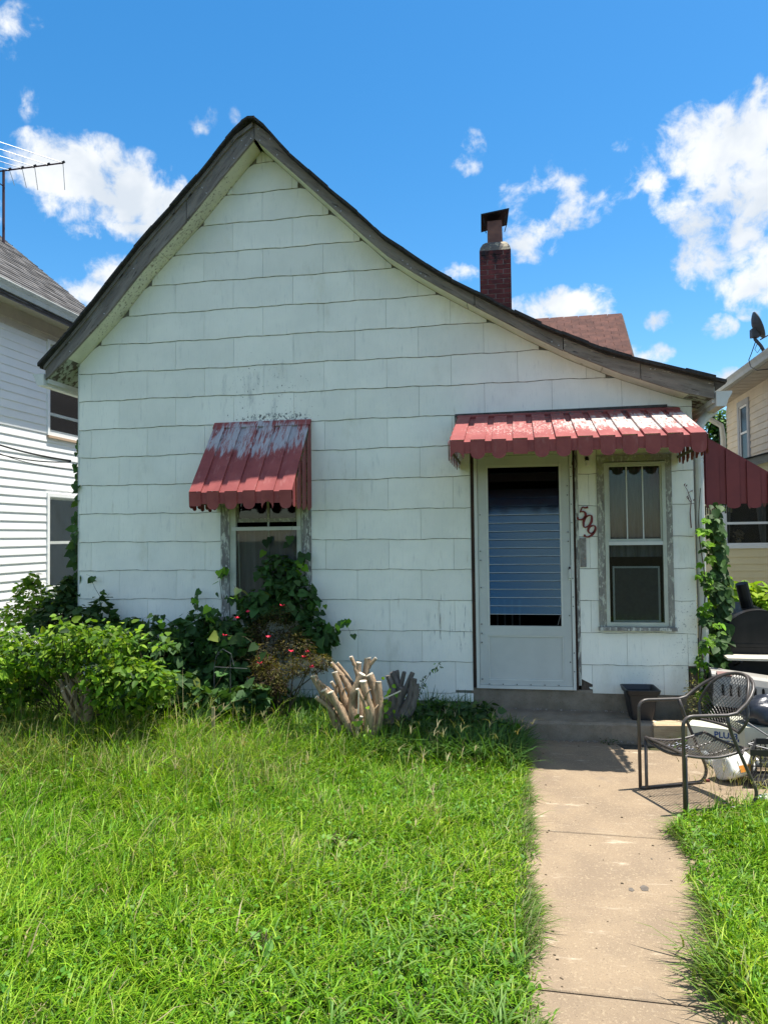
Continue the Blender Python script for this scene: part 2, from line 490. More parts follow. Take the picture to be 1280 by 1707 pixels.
M['stumpgrey'] = mat('old_grey_branch', (.17, .15, .135), (.10, .09, .08), 14, (2.5, 2.5, .8), rough=.95, bump=.7, bsc=50)
M['cutend'] = mat('pale_cut_wood', (.60, .53, .43), (.48, .41, .32), 40, rough=.85)
M['bark'] = mat('bark', (.10, .075, .055), (.06, .045, .035), 20, rough=.95, bump=.5)
M['stem'] = mat('green_brown_stem', (.10, .085, .04), (.07, .055, .03), 20, rough=.8)
M['vinestem'] = mat('brown_vine_stem', (.07, .05, .04), None, rough=.9)
M['red_digit'] = mat('oxblood_digit', (.19, .022, .018), (.15, .02, .018), 20, rough=.45)
M['plaque'] = mat('weathered_plaque', (.33, .32, .30), (.18, .165, .155), 16, rough=.95, bump=.6, bsc=60, layers=[((.40, .24, .20), 20, .62, .08, S1, None)])
M['cable'] = mat('black_cable', (.012, .012, .012), None, rough=.6)
M['mast'] = mat('rusty_mast', (.075, .035, .045), (.05, .028, .035), 10, rough=.7)
M['alu'] = mat('antenna_aluminium', (.62, .64, .66), None, rough=.3, metal=.5)
M['dish'] = mat('grey_dish', (.06, .065, .07), (.075, .08, .085), 5, rough=.5)
M['soil'] = mat('lawn_soil', (.03, .035, .012), (.045, .045, .02), 8, rough=1, bump=.4, bsc=30, layers=[((.10, .085, .05), 22, .6, .1, S1, None)])
M['dirt'] = mat('dry_debris', (.13, .105, .08), (.07, .055, .045), 40, rough=1, bump=.5)
M['petal'] = mat('red_petal', (.62, .02, .06), None, rough=.5)
M['leaf'] = leafmat('green_leaf')
M['leafshade'] = leafmat('shaded_leaf', .28)  # leaf copy for plants in shade, shade put in as lower translucency
M['grass'] = leafmat('grass_blade', .26, .5, .2, val=0)
M['trimdark'] = mat('drip_cap', (.05, .048, .045), (.09, .085, .08), 20, rough=.9)
M['slatwhite'] = mat('louvre_edge', (.45, .48, .5), None, rough=.4)


def awning_mat(name, fade, base=(.285, .072, .067), base2=(.235, .055, .053)):
    L = [((.34, .125, .115), 7, .54, .22, (2.5, .8, .8), None), ((.10, .04, .04), 30, .67, .05, S1, None)]
    return mat(name, base, base2, 6, rough=.6, spec=.25, bump=.12, layers=L + fade)


M['awn_win'] = awning_mat('faded_red_awning_paint', [
    ((.37, .36, .385), 5, .76, .16, (6, .8, .8), (-2.35, -.12, 2.63, 1.0, .55, .40, .36)),
    ((.42, .41, .44), 18, .82, .12, (3, .6, .4), (-2.35, -.12, 2.66, 1.0, .5, .34, .34)),
    ((.13, .075, .075), 12, .80, .1, (6, .8, .8), (-2.35, -.15, 2.64, 1.0, .5, .36, .23)),
    ((.40, .21, .19), 22, .80, .1, (5, .7, .7), (-2.35, -.2, 2.55, 1.0, .5, .40, .24)),
    ((.50, .36, .33), 90, .70, .05, S1, None)])
M['awn_door'] = awning_mat('chalky_red_awning_paint', [
    ((.40, .21, .18), 12, .78, .2, (3, .7, .8), (.45, -.55, 2.64, 1.6, .55, .35, .32)),
    ((.53, .46, .42), 14, .80, .18, (3, .6, .8), (1.15, -.52, 2.64, 1.45, .56, .42, .45)),
    ((.48, .36, .33), 40, .82, .12, (1.6, 1, 1), (.2, -.62, 2.57, 1.2, .50, .25, .30)),
    ((.11, .075, .08), 16, .84, .12, (2.5, 1, 1), (.6, -.12, 2.76, 1.4, .28, .1, .34)),  # dark top rim: shade of the eave put into the colour
    ((.48, .37, .35), 90, .70, .05, S1, None)])
M['awn_plain'] = mat('dull_red_awning_paint', (.225, .044, .043), (.195, .038, .038), 4, rough=.5, spec=.35, layers=[((.5, .4, .38), 60, .745, .03, S1, None)])
M['awn_under'] = mat('unpainted_awning_underside', (.20, .19, .14), (.13, .12, .09), 9, rough=.7)

# ------------------------------------------------------------------ ground, walk, steps
g = MB()
n = 40
g.poly([(-300, -300, 0), (300, -300, 0), (300, 300, 0), (-300, 300, 0)])
tag(g.build('ground', M['soil']), kind='structure')

walk = thing('walkway', None, None, (.45, -3, 0), kind='structure')


def slab(pts, z=.028):
    m = MB()
    c = Vector((sum(p[0] for p in pts) / len(pts), sum(p[1] for p in pts) / len(pts)))
    m.prism([(p[0], p[1], -.05) for p in pts], (0, 0, z + .046))
    top = []
    for p in pts:
        v = (Vector(p[:2]) - c)
        v *= 1 - .006 / max(v.length, .1)
        top.append((c.x + v.x, c.y + v.y, z))
    lo = [(p[0], p[1], z - .004) for p in pts]
    for i in range(len(pts)):
        j = (i + 1) % len(pts)
        m.poly([lo[i], lo[j], top[j], top[i]])
    m.poly(top)
    return m.build('slab', M['conc'], walk)


slab([(.02, -6.6), (.98, -6.6), (.98, -5.4), (.02, -5.4)])
slab([(.02, -5.392), (.98, -5.392), (.97, -3.925), (.02, -3.895)])
slab([(.02, -3.885), (.97, -3.915), (.96, -2.395), (.02, -2.36)])
slab([(.02, -2.35), (.96, -2.385), (1.05, -2.02), (1.3, -1.95), (2.6, -1.85), (2.6, -.62), (.8, -.62), (.75, -.43), (-.02, -.43)])
b = MB()
b.box(-.0, 1.0, -6.6, -.42, -.04, .012)
b.build('slab_joint', M['joint_dark'], walk)
# dark damp spots left on the walk
for (x, y, r) in [(1074, 1481, .021), (1052, 1483, .013), (1086, 1432, .005)]:
    c = PZ(x, y, .030)
    m = MB()
    m.prism([(c.x + math.cos(a) * r * random.uniform(.8, 1.2), c.y + math.sin(a) * r * random.uniform(1.3, 1.7), .0285) for a in np.linspace(0, 6.28, 14)[:-1]], (0, 0, .0012))
    m.build('stain', mat('stain_tone', (.10, .085, .07), (.14, .12, .10), 40, rough=.9), walk)

m = MB()
for i in range(80):
    y = random.uniform(-4.4, -.5)
    x = random.choice([random.gauss(.10, .05), random.gauss(.80, .08), random.uniform(.1, .9)])
    s = random.uniform(.002, .007)
    m.prism([(x - s, y, .0285), (x + s, y - s * .6, .0285), (x + s * .3, y + s, .0285)], (0, 0, s * .7))
tag(m.build('grit', mat('walk_crumbs', (.20, .15, .10), (.10, .08, .05), 90, rough=1), walk), kind='stuff')
step = thing('front_step', 'worn grey concrete step in front of the storm door', 'step', (.3, -.2, 0))
m = MB()
xs = np.linspace(-.42, 1.06, 24)
rows = []
for x in xs:
    j = random.uniform(-.006, .006)
    rows.append([(x, -.415 + j, 0), (x, -.412 + j, .160 + j), (x, -.395 + j, .178 + j * .4), (x, -.2, .181), (x, -.012, .184)])
m.grid(rows)
m.poly([rows[0][i] for i in range(5)] + [(xs[0], -.012, 0)])
m.poly(list(reversed([rows[-1][i] for i in range(5)] + [(xs[-1], -.012, 0)])))
m.build('tread_block', M['conc_dark'], step)
m = MB()
for i in range(60):  # crumbs and grit caught along the joints
    x = random.uniform(-.1, 1.0)
    y, z = (-.43 - abs(random.gauss(0, .03)), .03) if i < 40 else (-.03 - random.random() * .03, .185)
    s = random.uniform(.003, .011)
    m.prism([(x - s, y, z), (x + s * .8, y - s * .6, z), (x + s * .4, y + s, z)], (0, 0, s))
tag(m.build('grit', mat('pale_grit', (.42, .38, .33), (.16, .12, .10), 120, rough=.95), step), kind='stuff')

# ------------------------------------------------------------------ the white house
house = thing('white_house', 'small white shingle sided gabled house with red awnings and storm door', 'house', (-1.4, 0, 0))
KZ, KH = 1.4205, .279
XL, XR = -4.262, 1.506
T_PX = [(69, 611), (110, 564), (151, 515), (190, 465), (227, 417), (265, 373), (302.5, 331), (337, 290), (371, 247), (402, 211), (414, 202), (423, 199.5), (434, 203), (450, 220), (480, 255), (530, 300), (570, 335), (605, 363), (640, 396), (690, 430), (740, 462), (800, 492), (855, 520), (900, 542), (960, 567), (1010, 587), (1090, 607), (1150, 622), (1208, 636)]
B_PX = [(77, 632), (118.6, 591), (179, 525), (241, 446), (309, 371), (371, 295), (424.5, 230.5), (480, 279), (550, 342), (595, 382), (640, 422), (690, 455), (740, 483), (795, 512), (879, 556), (951, 590), (1035, 622), (1107, 645), (1141, 655), (1190, 664)]
OV = -.225
TOP = [PY(x, y, OV - .02) for x, y in T_PX]
BOT = [PY(x, y, OV) for x, y in B_PX]


def interp(P, x):
    for a, c in zip(P, P[1:]):
        if a.x <= x <= c.x:
            return a.z + (c.z - a.z) * (x - a.x) / max(c.x - a.x, 1e-6)
    return P[0].z + (P[1].z - P[0].z) * (x - P[0].x) / (P[1].x - P[0].x) if x < P[0].x else P[-1].z


def soffit_z(x):
    return interp(BOT, x)


APX = BOT[6].x
ROOF_BACK = 8.5


def rect(x0, y0, x1, y1, Y=0):
    a, b = PY(x0, y0, Y), PY(x1, y1, Y)
    return a.x, b.x, b.z, a.z


OPEN = [(-2.775, -1.888, .95, 2.42), (-.402, .538, .20, 2.47), (.700, 1.322, .885, 2.405), (1.425, 1.52, .30, .585)]
# wall core behind the shingles, with its openings
m = MB()
xb = sorted(set([XL + .01, XR - .01] + [v for o in OPEN[:3] for v in o[:2]] + list(np.arange(-4.2, 1.5, .1))))
for a, c in zip(xb, xb[1:]):
    if c - a < 1e-4:
        continue
    mid = (a + c) / 2
    cuts = sorted([o[2:] for o in OPEN[:3] if o[0] < mid < o[1]])
    z0 = .18
    for lo, hi in cuts:
        if lo > z0 + .01:
            m.prism([(a, .012, z0), (c, .012, z0), (c, .012, lo), (a, .012, lo)], (0, .10, 0))
        z0 = hi
    m.prism([(a, .012, z0), (c, .012, z0), (c, .012, soffit_z(c) + .04), (a, .012, soffit_z(a) + .04)], (0, .10, 0))
m.build('wall', M['joint'], house)
m = MB()
zl, zr = soffit_z(XL), soffit_z(XR)
m.box(XL + .01, XL + .11, .115, ROOF_BACK - .3, 0, zl + .05)
m.box(XR - .11, XR - .01, .115, ROOF_BACK - .3, 0, zr + .05)
m.build('side_wall', M['siding'], house)
m = MB()
pts = [(XL + .01, ROOF_BACK - .3, 0), (XR - .01, ROOF_BACK - .3, 0)] + [(q.x, ROOF_BACK - .3, q.z + .02) for q in reversed(BOT) if XL < q.x < XR]
m.prism(pts, (0, .1, 0))
m.build('rear_wall', M['siding'], house)
m = MB()
m.box(XL + .03, -.425, .0, .2, 0, .25)
m.box(XL + .03, XR - .03, .21, .4, 0, .36)
m.build('foundation', M['conc_dark'], house)
m = MB()
rows = []
for x in np.linspace(-.425, XR - .04, 40):
    j = random.uniform(-.004, .004)
    rows.append([(x, -.008 + j, .0), (x, -.008 + j, .34), (x, -.002, .358), (x, .12, .360)])
m.grid(rows)
m.build('threshold', M['conc_dark'], house)


def wave(k, x):
    return .0021 * math.sin(x * 27 + k * 2.3) + .0012 * math.sin(x * 53 + k * 5.1) + .0035 * math.sin(x * 9.7 + k * 1.7) + .003 * math.sin(x * 3.1 + k)


GAP = .0048
_skew = {k: random.uniform(-.003, .003) for k in range(-6, 18)}


def line_z(k, x):
    return KZ + KH * k + wave(k, x) + _skew[k]


def shingle_pieces(xa, xc, k):
    """one fibre-cement shingle of course k (between line k and k+1), cut at roof and openings"""
    bz = .235 if xc < 0 else .335
    brk = sorted(set([xa, xc] + [v for o in OPEN for v in o[:2] if xa < v < xc]))
    segs = []
    for a, c in zip(brk, brk[1:]):
        if c - a < .02:
            continue
        mid = (a + c) / 2
        zlo, zhi = max(KZ + KH * k, bz), KZ + KH * (k + 1)
        iv = [(zlo, zhi)]
        for o in OPEN:
            if o[0] - 1e-6 <= mid <= o[1] + 1e-6:
                nv = []
                for lo, hi in iv:
                    if o[2] > lo + .02 and o[2] < hi:
                        nv.append((lo, o[2]))
                    if o[3] < hi - .02 and o[3] > lo:
                        nv.append((o[3], hi))
                    if o[3] <= lo or o[2] >= hi:
                        nv.append((lo, hi))
                iv = nv
        for (lo, hi) in iv:
            if segs and abs(segs[-1][1] - a) < 1e-6 and abs(segs[-1][2] - lo) < 1e-6 and abs(segs[-1][3] - hi) < 1e-6:
                segs[-1][1] = c
            else:
                segs.append([a, c, lo, hi])
    for (a, c, lo, hi) in segs:
        nn = max(2, int((c - a) / .05) + 1)
        X = np.linspace(a + .0012, c - .0012, nn)
        bot, top = [], []
        for x in X:
            zb = line_z(k, x) if abs(lo - (KZ + KH * k)) < 1e-6 else lo
            zt = (line_z(k + 1, x) - GAP) if abs(hi - (KZ + KH * (k + 1))) < 1e-6 else hi
            zt = min(zt, soffit_z(x) - .004)
            if BROKEN and a > .5 and a < .6 and k == -4:  # snapped corner beside the door
                zb = max(zb, .335 + .13 * max(0, 1 - (x - .538) / .22) + .008 * math.sin(x * 90))
            bot.append(zb)
            top.append(zt)
        # keep only columns with height
        run = []
        for i in range(nn):
            if top[i] - bot[i] > .012:
                run.append(i)
        if len(run) < 2 or (X[run[-1]] - X[run[0]]) < .025:
            continue
        mm = MB()
        F1 = [(X[i], -.0145 + random.uniform(-.0012, .0012), bot[i]) for i in run]
        F2 = [(X[i], -.0065, top[i]) for i in run]
        B1 = [(X[i], -.004, bot[i]) for i in run]
        B2 = [(X[i], -.001, top[i]) for i in run]
        mm.grid([B1, F1])
        mm.grid([F1, F2])
        mm.grid([F2, B2])
        mm.poly([F1[0], B1[0], B2[0], F2[0]])
        mm.poly([F2[-1], B2[-1], B1[-1], F1[-1]])
        mm.build('shingle', M['siding'], house)


BROKEN = True
SW = .595
for k in range(-5, 15):
    ph = -2.345 + (0 if k % 2 == 0 else SW / 2)
    i0 = int(math.floor((XL - ph) / SW))
    for i in range(i0, i0 + 12):
        a, c = max(ph + i * SW, XL), min(ph + (i + 1) * SW, XR)
        if c - a > .03 and KZ + KH * (k + 1) > .25:
            shingle_pieces(a, c, k)

# bare wood where shingles are missing
m = MB()
m.box(1.432, 1.50, -.006, .012, .30, .585)
m.build('bare_post', M['oldwood'], house, label='bare grey wood post at the lower right corner')
m = MB()
m.box(.541, .72, .0, .012, .355, .46)
m.build('bare_sheathing', M['oldwood'], house)
m = MB()
m.prism([(.60, -.004, .385), (.66, -.010, .392), (.71, -.012, .375), (.715, -.012, .345), (.70, -.008, .352), (.66, -.008, .362), (.61, -.006, .37)], (0, .003, 0))
m.build('broken_chip', M['siding'], house)
# corner boards seen edge on
m = MB()
m.box(XL - .012, XL, -.013, .02, .24, zl - .03)
m.build('corner_bead', M['whitemetal'], house)

# roof sheet, shingled edge, rakes, soffits
m = MB()
loT = [(q.x, q.z) for q in TOP]
rows = []
for Y in (OV - .045, ROOF_BACK):
    rows.append([(x, Y, z) for x, z in loT])
m.grid(rows)
rows2 = [[(x, Y, z - .022) for x, z in loT] for Y in (OV - .045, ROOF_BACK)]
m.grid([list(reversed(r)) for r in rows2])
m.grid([rows2[0], rows[0]])
m.grid([rows[1], rows2[1]])
m.poly([rows[0][0], rows[1][0], rows2[1][0], rows2[0][0]])
m.poly([rows[0][-1], rows2[0][-1], rows2[1][-1], rows[1][-1]])
roof = m.build('roof', M['asphalt_dark'], house)


def profile_len(P):
    d = [0]
    for a, c in zip(P, P[1:]):
        d.append(d[-1] + (c - a).length)
    return d


def at_len(P, D, s):
    for i in range(len(D) - 1):
        if D[i + 1] >= s:
            t = (s - D[i]) / max(D[i + 1] - D[i], 1e-6)
            return P[i].lerp(P[i + 1], t)
    return P[-1].copy()


D = profile_len(TOP)
s = 0
while s < D[-1] - .05:  # butts of the roof shingles, seen along the rake
    L = random.uniform(.14, .30)
    a, c = at_len(TOP, D, s), at_len(TOP, D, min(s + L, D[-1]))
    mid = at_len(TOP, D, min(s + L / 2, D[-1]))
    off = Vector((0, -.06 - random.uniform(0, .014), random.uniform(-.002, .010)))
    up1, up2 = random.uniform(.002, .014), random.uniform(.002, .014)
    mm = MB()
    P = [a + off, mid + off, c + off]
    pts = [(p.x, p.y, p.z - .018) for p in P] + [(c.x, P[2].y, P[2].z + up1), (mid.x, P[1].y, P[1].z + (up1 + up2) / 2), (a.x, P[0].y, P[0].z + up2)]
    mm.prism(pts, (0, .12, 0))
    mm.build('edge_shingle', M['asphalt_dark'], roof)
    s += L * random.uniform(.9, .98)


def profile_board(name, Plo, Phi, x0, x1, y0, y1, material, n=14, shrink=.0, hz=0.0, parent=None, label=None):
    X = np.linspace(x0, x1, n)
    lo = [(x, interp(Plo, x)) for x in X]
    hi = [(x, interp(Phi, x) - hz) for x in X]
    mm = MB()
    mm.grid([[(x, y0, z) for x, z in lo], [(x, y0, z) for x, z in hi]])
    mm.grid([[(x, y1, z) for x, z in hi], [(x, y1, z) for x, z in lo]])
    mm.grid([[(x, y1, z) for x, z in lo], [(x, y0, z) for x, z in lo]])
    mm.grid([[(x, y0, z) for x, z in hi], [(x, y1, z) for x, z in hi]])
    for i in (0, -1):
        q = [(lo[i][0], y0, lo[i][1]), (lo[i][0], y1, lo[i][1]), (hi[i][0], y1, hi[i][1]), (hi[i][0], y0, hi[i][1])]
        mm.poly(q if i else list(reversed(q)))
    return mm.build(name, material, parent or house, label=label)


for (x0, x1, j, mt) in [(BOT[0].x, -3.02, 0, 'rake'), (-3.014, APX - .004, .004, 'rake'), (APX + .004, -.33, 0, 'rake_r'), (-.324, .42, .003, 'rake_r'), (.427, 1.05, -.004, 'rake_e'), (1.056, BOT[-1].x, .004, 'rake_e')]:
    profile_board('rake_board', [q + Vector((0, 0, random.uniform(-.004, .004))) for q in BOT], TOP, x0, x1, OV - .012 + j, OV + .016 + j, M[mt], hz=.02)
# thin upper strip of the left rake
profile_board('rake_strip', [q + Vector((0, 0, -.062)) for q in TOP], TOP, TOP[0].x + .03, APX - .01, OV - .032, OV - .013, M['rake'], hz=.022)
# nails
mm = MB()
for i in range(34):
    x = random.uniform(BOT[0].x + .05, BOT[-1].x - .05)
    zz = interp(BOT, x) + random.choice([.03, .035, .12]) + random.uniform(-.01, .01)
    s = .0032
    mm.box(x - s, x + s, OV - .019, OV - .008, zz - s, zz + s)
tag(mm.build('nail_heads', M['alu'], house), kind='stuff')
LIFT = [q + Vector((0, 0, .014)) for q in BOT]
for (x0, x1, mt) in [(XL + .005, -3.3, 'cream'), (-3.295, APX - .02, 'cream'), (APX + .02, -.4, 'cream'), (-.395, .75, 'cream'), (.755, XR - .07, 'cream')]:
    profile_board('soffit_board', BOT, LIFT, x0, x1, OV + .017, -.0005, M[mt], n=12)
profile_board('soffit_board', BOT, LIFT, BOT[0].x + .01, XL, OV + .017, .30, M['flaky'], n=4, label='dark flaking soffit board at the left eave')
profile_board('soffit_board', BOT, LIFT, XR - .065, BOT[-1].x - .01, OV + .017, .30, M['flaky'], n=4, label='dark rotten soffit board at the right eave')
# eave soffits and fascia running back
for (x0, x1, z) in [(BOT[0].x + .01, XL - .013, BOT[0].z - .005), (XR + .002, BOT[-1].x - .01, BOT[-1].z - .005)]:
    mm = MB()
    mm.box(x0, x1, .302, ROOF_BACK - .1, z, z + .016)
    mm.build('eave_soffit', M['cream'], house)
    xf = x0 - .02 if x0 < 0 else x1
    mm = MB()
    mm.box(xf, xf + .02, OV + .02, ROOF_BACK - .1, z - .03, (TOP[0].z if x0 < 0 else TOP[-1].z) - .03)
    mm.build('fascia', M['gutter'], house)


def gutter(x_in, z_top, side, y0, y1, parent, w=.115, h=.115, mat_='gutter'):
    sgn = side
    prof = [(x_in, z_top - h), (x_in + sgn * w * .62, z_top - h), (x_in + sgn * w * .75, z_top - h * .55), (x_in + sgn * w, z_top - h * .12), (x_in + sgn * w, z_top)]
    inn = [(x_in + sgn * w - sgn * .008, z_top), (x_in + sgn * (w * .75 - .006), z_top - h * .5), (x_in + sgn * (w * .62 - .006), z_top - h + .006), (x_in + sgn * .004, z_top - h + .006), (x_in + sgn * .004, z_top), (x_in, z_top)]
    P = prof + inn
    mm = MB()
    rows = [[(x, y, z) for x, z in P] for y in (y0, y1)]
    mm.grid(rows, closed=True)
    cap = prof + [(x_in, z_top)]
    for y in (y0, y1):
        mm.prism([(x, y, z) for x, z in cap], (0, -.004, 0))
    return mm.build('gutter', M[mat_], parent)


gutter(BOT[0].x - .012, BOT[0].z + .052, -1, OV - .02, ROOF_BACK - .1, house)
gutter(BOT[-1].x + .012, BOT[-1].z + .055, 1, OV - .02, ROOF_BACK - .1, house, w=.125, h=.125)


def downspout(path, parent, r=.040):
    mm = MB()
    P = [Vector(p) for p in path]
    pts = [P[0]]
    for i in range(1, len(P) - 1):
        a, c = (P[i - 1] - P[i]), (P[i + 1] - P[i])
        q = min(.07, a.length * .45, c.length * .45)
        for t in np.linspace(0, 1, 9):
            s = P[i] + a.normalized() * q
            e = P[i] + c.normalized() * q
            pts.append(s.lerp(P[i], t).lerp(P[i].lerp(e, t), t))
    pts.append(P[-1])
    rad = []
    for i, p in enumerate(pts):
        rad.append(r * (1.0 + (.06 if i % 2 and 0 < i < len(pts) - 1 else 0)))
    mm.tube(pts, r, n=12, radii=rad, flat=(1.0, .85))
    return mm.build('downspout', M['gutter'], parent, smooth=False)


y0 = .42
a = PY(107, 650, y0)
downspout([(-4.50, y0, BOT[0].z - .07), (-4.50, y0, 3.10), (-4.335, y0, 2.98), (-4.335, y0, .3)], house)
yd = .03
g0 = PY(1177, 668, yd + .12)
downspout([(BOT[-1].x + .065, yd + .12, BOT[-1].z - .075), (BOT[-1].x + .062, yd + .10, g0.z - .10), (1.572, yd + .02, g0.z - .22), (1.556, yd, g0.z - .50), (1.556, yd, 1.3), (1.566, yd + .005, .95), (1.556, yd, .34)], house, r=.043)

# ------------------------------------------------------------------ awnings
def awning(label, O, U, Wd, width, zt, zf, d, val, nw, ratio, mats, missing=(), tears=(), ends=(True, True), lip=.004, parent=house, zend=None):
    """O: point on the wall at the left end (z=0); U along the wall, Wd outwards"""
    O, U, Wd = Vector(O), Vector(U), Vector(Wd)
    Z = Vector((0, 0, 1))
    root = MB()
    slope = (Wd * d + Z * (zf - zt))
    nrm = U.cross(slope).normalized()
    if nrm.z < 0:
        nrm = -nrm
    # head flashing strip
    root.prism([O + Z * zt - U * .01, O + U * (width + .01) + Z * zt, O + U * (width + .01) + Z * zt + slope * (.075 / slope.length), O - U * .01 + Z * zt + slope * (.075 / slope.length)], nrm * .022)
    aw = root.build('awning', mats[0], parent, label=label)
    pitch = width / (nw - 1 + ratio)
    ww = pitch * ratio
    a0 = O + Z * zt
    for i in range(nw):
        u0, u1 = i * pitch, i * pitch + ww
        mm = MB()
        jit = random.uniform(-.003, .003)
        h = nrm * (.016 + jit)
        q = [a0 + U * u0, a0 + U * u1, a0 + U * u1 + slope, a0 + U * u0 + slope]
        mm.prism([p + h for p in q], nrm * .0018)
        for uu in (u0, u1 - .0018):
            mm.prism([a0 + U * uu, a0 + U * uu + slope, a0 + U * uu + slope + h, a0 + U * uu + h], U * .0018)
        # valance tab with a rounded tongue
        f0 = a0 + slope + Wd * .010
        z1 = val
        pts = [f0 + U * u0 + nrm * .012, f0 + U * u1 + nrm * .012]
        if i in tears:
            c = f0 + U * ((u0 + u1) / 2) - Z * (z1 * .99)
            pts += [f0 + U * u1 - Z * (z1 * .82)]
            for t in np.linspace(0, math.pi, 9):
                pts.append(c + U * (ww * .42 * math.cos(t)) + Z * (z1 * .42 * math.sin(t)))
            pts += [f0 + U * u0 - Z * (z1 * .82)]
        else:
            zb = z1 * (.63 if i not in missing else .78)
            pts.append(f0 + U * u1 - Z * zb)
            if i not in missing:
                for t in np.linspace(0, math.pi, 9)[1:-1]:
                    pts.append(f0 + U * ((u0 + u1) / 2 + ww / 2 * math.cos(t)) - Z * (zb + (z1 - zb) * math.sin(t) ** .8))
            pts.append(f0 + U * u0 - Z * zb)
        mm.prism(pts, Wd * .0018)
        mm.build('awning_slat', mats[0], aw)
    for i in range(nw - 1):
        u0, u1 = i * pitch + ww, (i + 1) * pitch
        mm = MB()
        jit = nrm * random.uniform(-.002, .002)
        q = [a0 + U * u0, a0 + U * u1, a0 + U * u1 + slope, a0 + U * u0 + slope]
        mm.prism([p + jit for p in q], nrm * .0018)
        f0 = a0 + slope
        mm.prism([f0 + U * (u0 - .004), f0 + U * (u1 + .004), f0 + U * (u1 + .004) - Z * (val * .66), f0 + U * (u0 - .004) - Z * (val * .66)], Wd * .0018)
        mm.build('awning_batten', mats[0], aw)
    # end wings: upright strips that follow the slope
    zb = (zf - val * .82) if zend is None else zend
    for side, on in enumerate(ends):
        if not on:
            continue
        e0 = O + U * (0 if side == 0 else width)
        sg = -1 if side == 0 else 1
        n = max(4, int(round(d / .085)))
        for i in range(n):
            w0, w1 = d * i / n, d * (i + .97) / n
            zt0, zt1 = zt + (zf - zt) * w0 / d, zt + (zf - zt) * w1 / d
            off = U * (sg * (.012 if i % 2 else .003))
            c = (w0 + w1) / 2
            r = (w1 - w0) / 2
            tip = zb - (.03 if i % 2 else .012)
            pts = [e0 + Wd * w0 + Z * zt0, e0 + Wd * w1 + Z * zt1, e0 + Wd * w1 + Z * (tip + .02)]
            for t in np.linspace(0, math.pi, 7)[1:-1]:
                pts.append(e0 + Wd * (c + r * math.cos(t)) + Z * (tip + .02 - .02 * math.sin(t)))
            pts.append(e0 + Wd * w0 + Z * (tip + .02))
            mm = MB()
            mm.prism([p + off for p in pts], U * (sg * .0018))
            mm.build('wing_strip', mats[1], aw)
        mm = MB()
        mm.obox(e0 + Z * (zb + .03) - U * (.012 if side else -.002), Wd * (d * .98), U * .010, Z * .022)
        mm.build('wing_rail', M['awn_under'], aw)
    return aw


awning('faded red metal awning over the left window', (-2.82, -.016, 0), (1, 0, 0), (0, -1, 0), .935, 2.815, 2.122, .60, .150, 6, .66, (M['awn_win'], M['awn_plain']), missing=(0,), tears=(4,))
awning('red metal awning with chalky white patches over the door', (-.497, -.016, 0), (1, 0, 0), (0, -1, 0), 1.88, 2.79, 2.445, .98, .135, 12, .68, (M['awn_door'], M['awn_door']), missing=(3,), tears=(0,))
awning('dull red metal awning over the side entrance', (XR + .002, 1.75, 0), (0, -1, 0), (1, 0, 0), 1.40, 2.69, 2.10, .92, .13, 9, .68, (M['awn_plain'], M['awn_plain']), ends=(False, False))
# its near end wing of alternate wide and narrow strips, seen from the front
aw = [o for o in house.children if o.name.startswith('awning')][-1]
Ye = .345
xw = XR + .004
sl_ = (2.10 - 2.69) / .92
x = xw
i = 0
while x < xw + .90:
    wid = .118 if i % 2 == 0 else .055
    x1 = min(x + wid, xw + .93)
    za, zc_ = 2.69 + sl_ * (x - xw) + .0, 2.69 + sl_ * (x1 - xw)
    zb = 1.965 if i % 2 == 0 else 1.978
    mm = MB()
    pts = [(x, 0, za), (x1, 0, zc_), (x1, 0, zb)]
    if i % 2 == 0:
        for t in np.linspace(0, math.pi, 9)[1:-1]:
            pts.append(((x + x1) / 2 + (x1 - x) / 2 * math.cos(t), 0, zb - .030 * math.sin(t)))
    pts.append((x, 0, zb))
    y = Ye - (.014 if i % 2 == 0 else 0)
    mm.prism([(p[0], y, p[2]) for p in pts], (0, .0018, 0))
    for xx in ((x, x1 - .0018) if i % 2 == 0 else ()):
        zz = 2.69 + sl_ * (xx - xw)
        mm.prism([(xx, y, zb), (xx, y, zz), (xx, y + .014, zz), (xx, y + .014, zb)], (.0018, 0, 0))
    mm.build('wing_strip', M['awn_plain'], aw)
    x = x1
    i += 1
mm = MB()
for i in range(14):  # toothed far edge of its front valance
    yy = Ye + .1 + i * .095
    zz = 1.93 + (.012 if i % 2 else 0)
    mm.box(XR + .42, XR + .424, yy, yy + .045, zz - .03, zz + .05)
mm.box(XR + .40, XR + .415, Ye + .05, Ye + 1.4, 1.975, 1.995)
mm.build('wing_rail', M['awn_under'], aw)

# drip cap board over the door awning
m = MB()
m.prism([(-.53, -.03, 2.795), (1.30, -.03, 2.812), (1.30, -.03, 2.835), (-.53, -.03, 2.822)], (0, .018, 0))
m.build('drip_cap', M['trimdark'], house)
m = MB()
m.box(-.535, -.47, -.022, -.010, 2.745, 2.805)
m.build('drip_cap', M['greywood'], house)

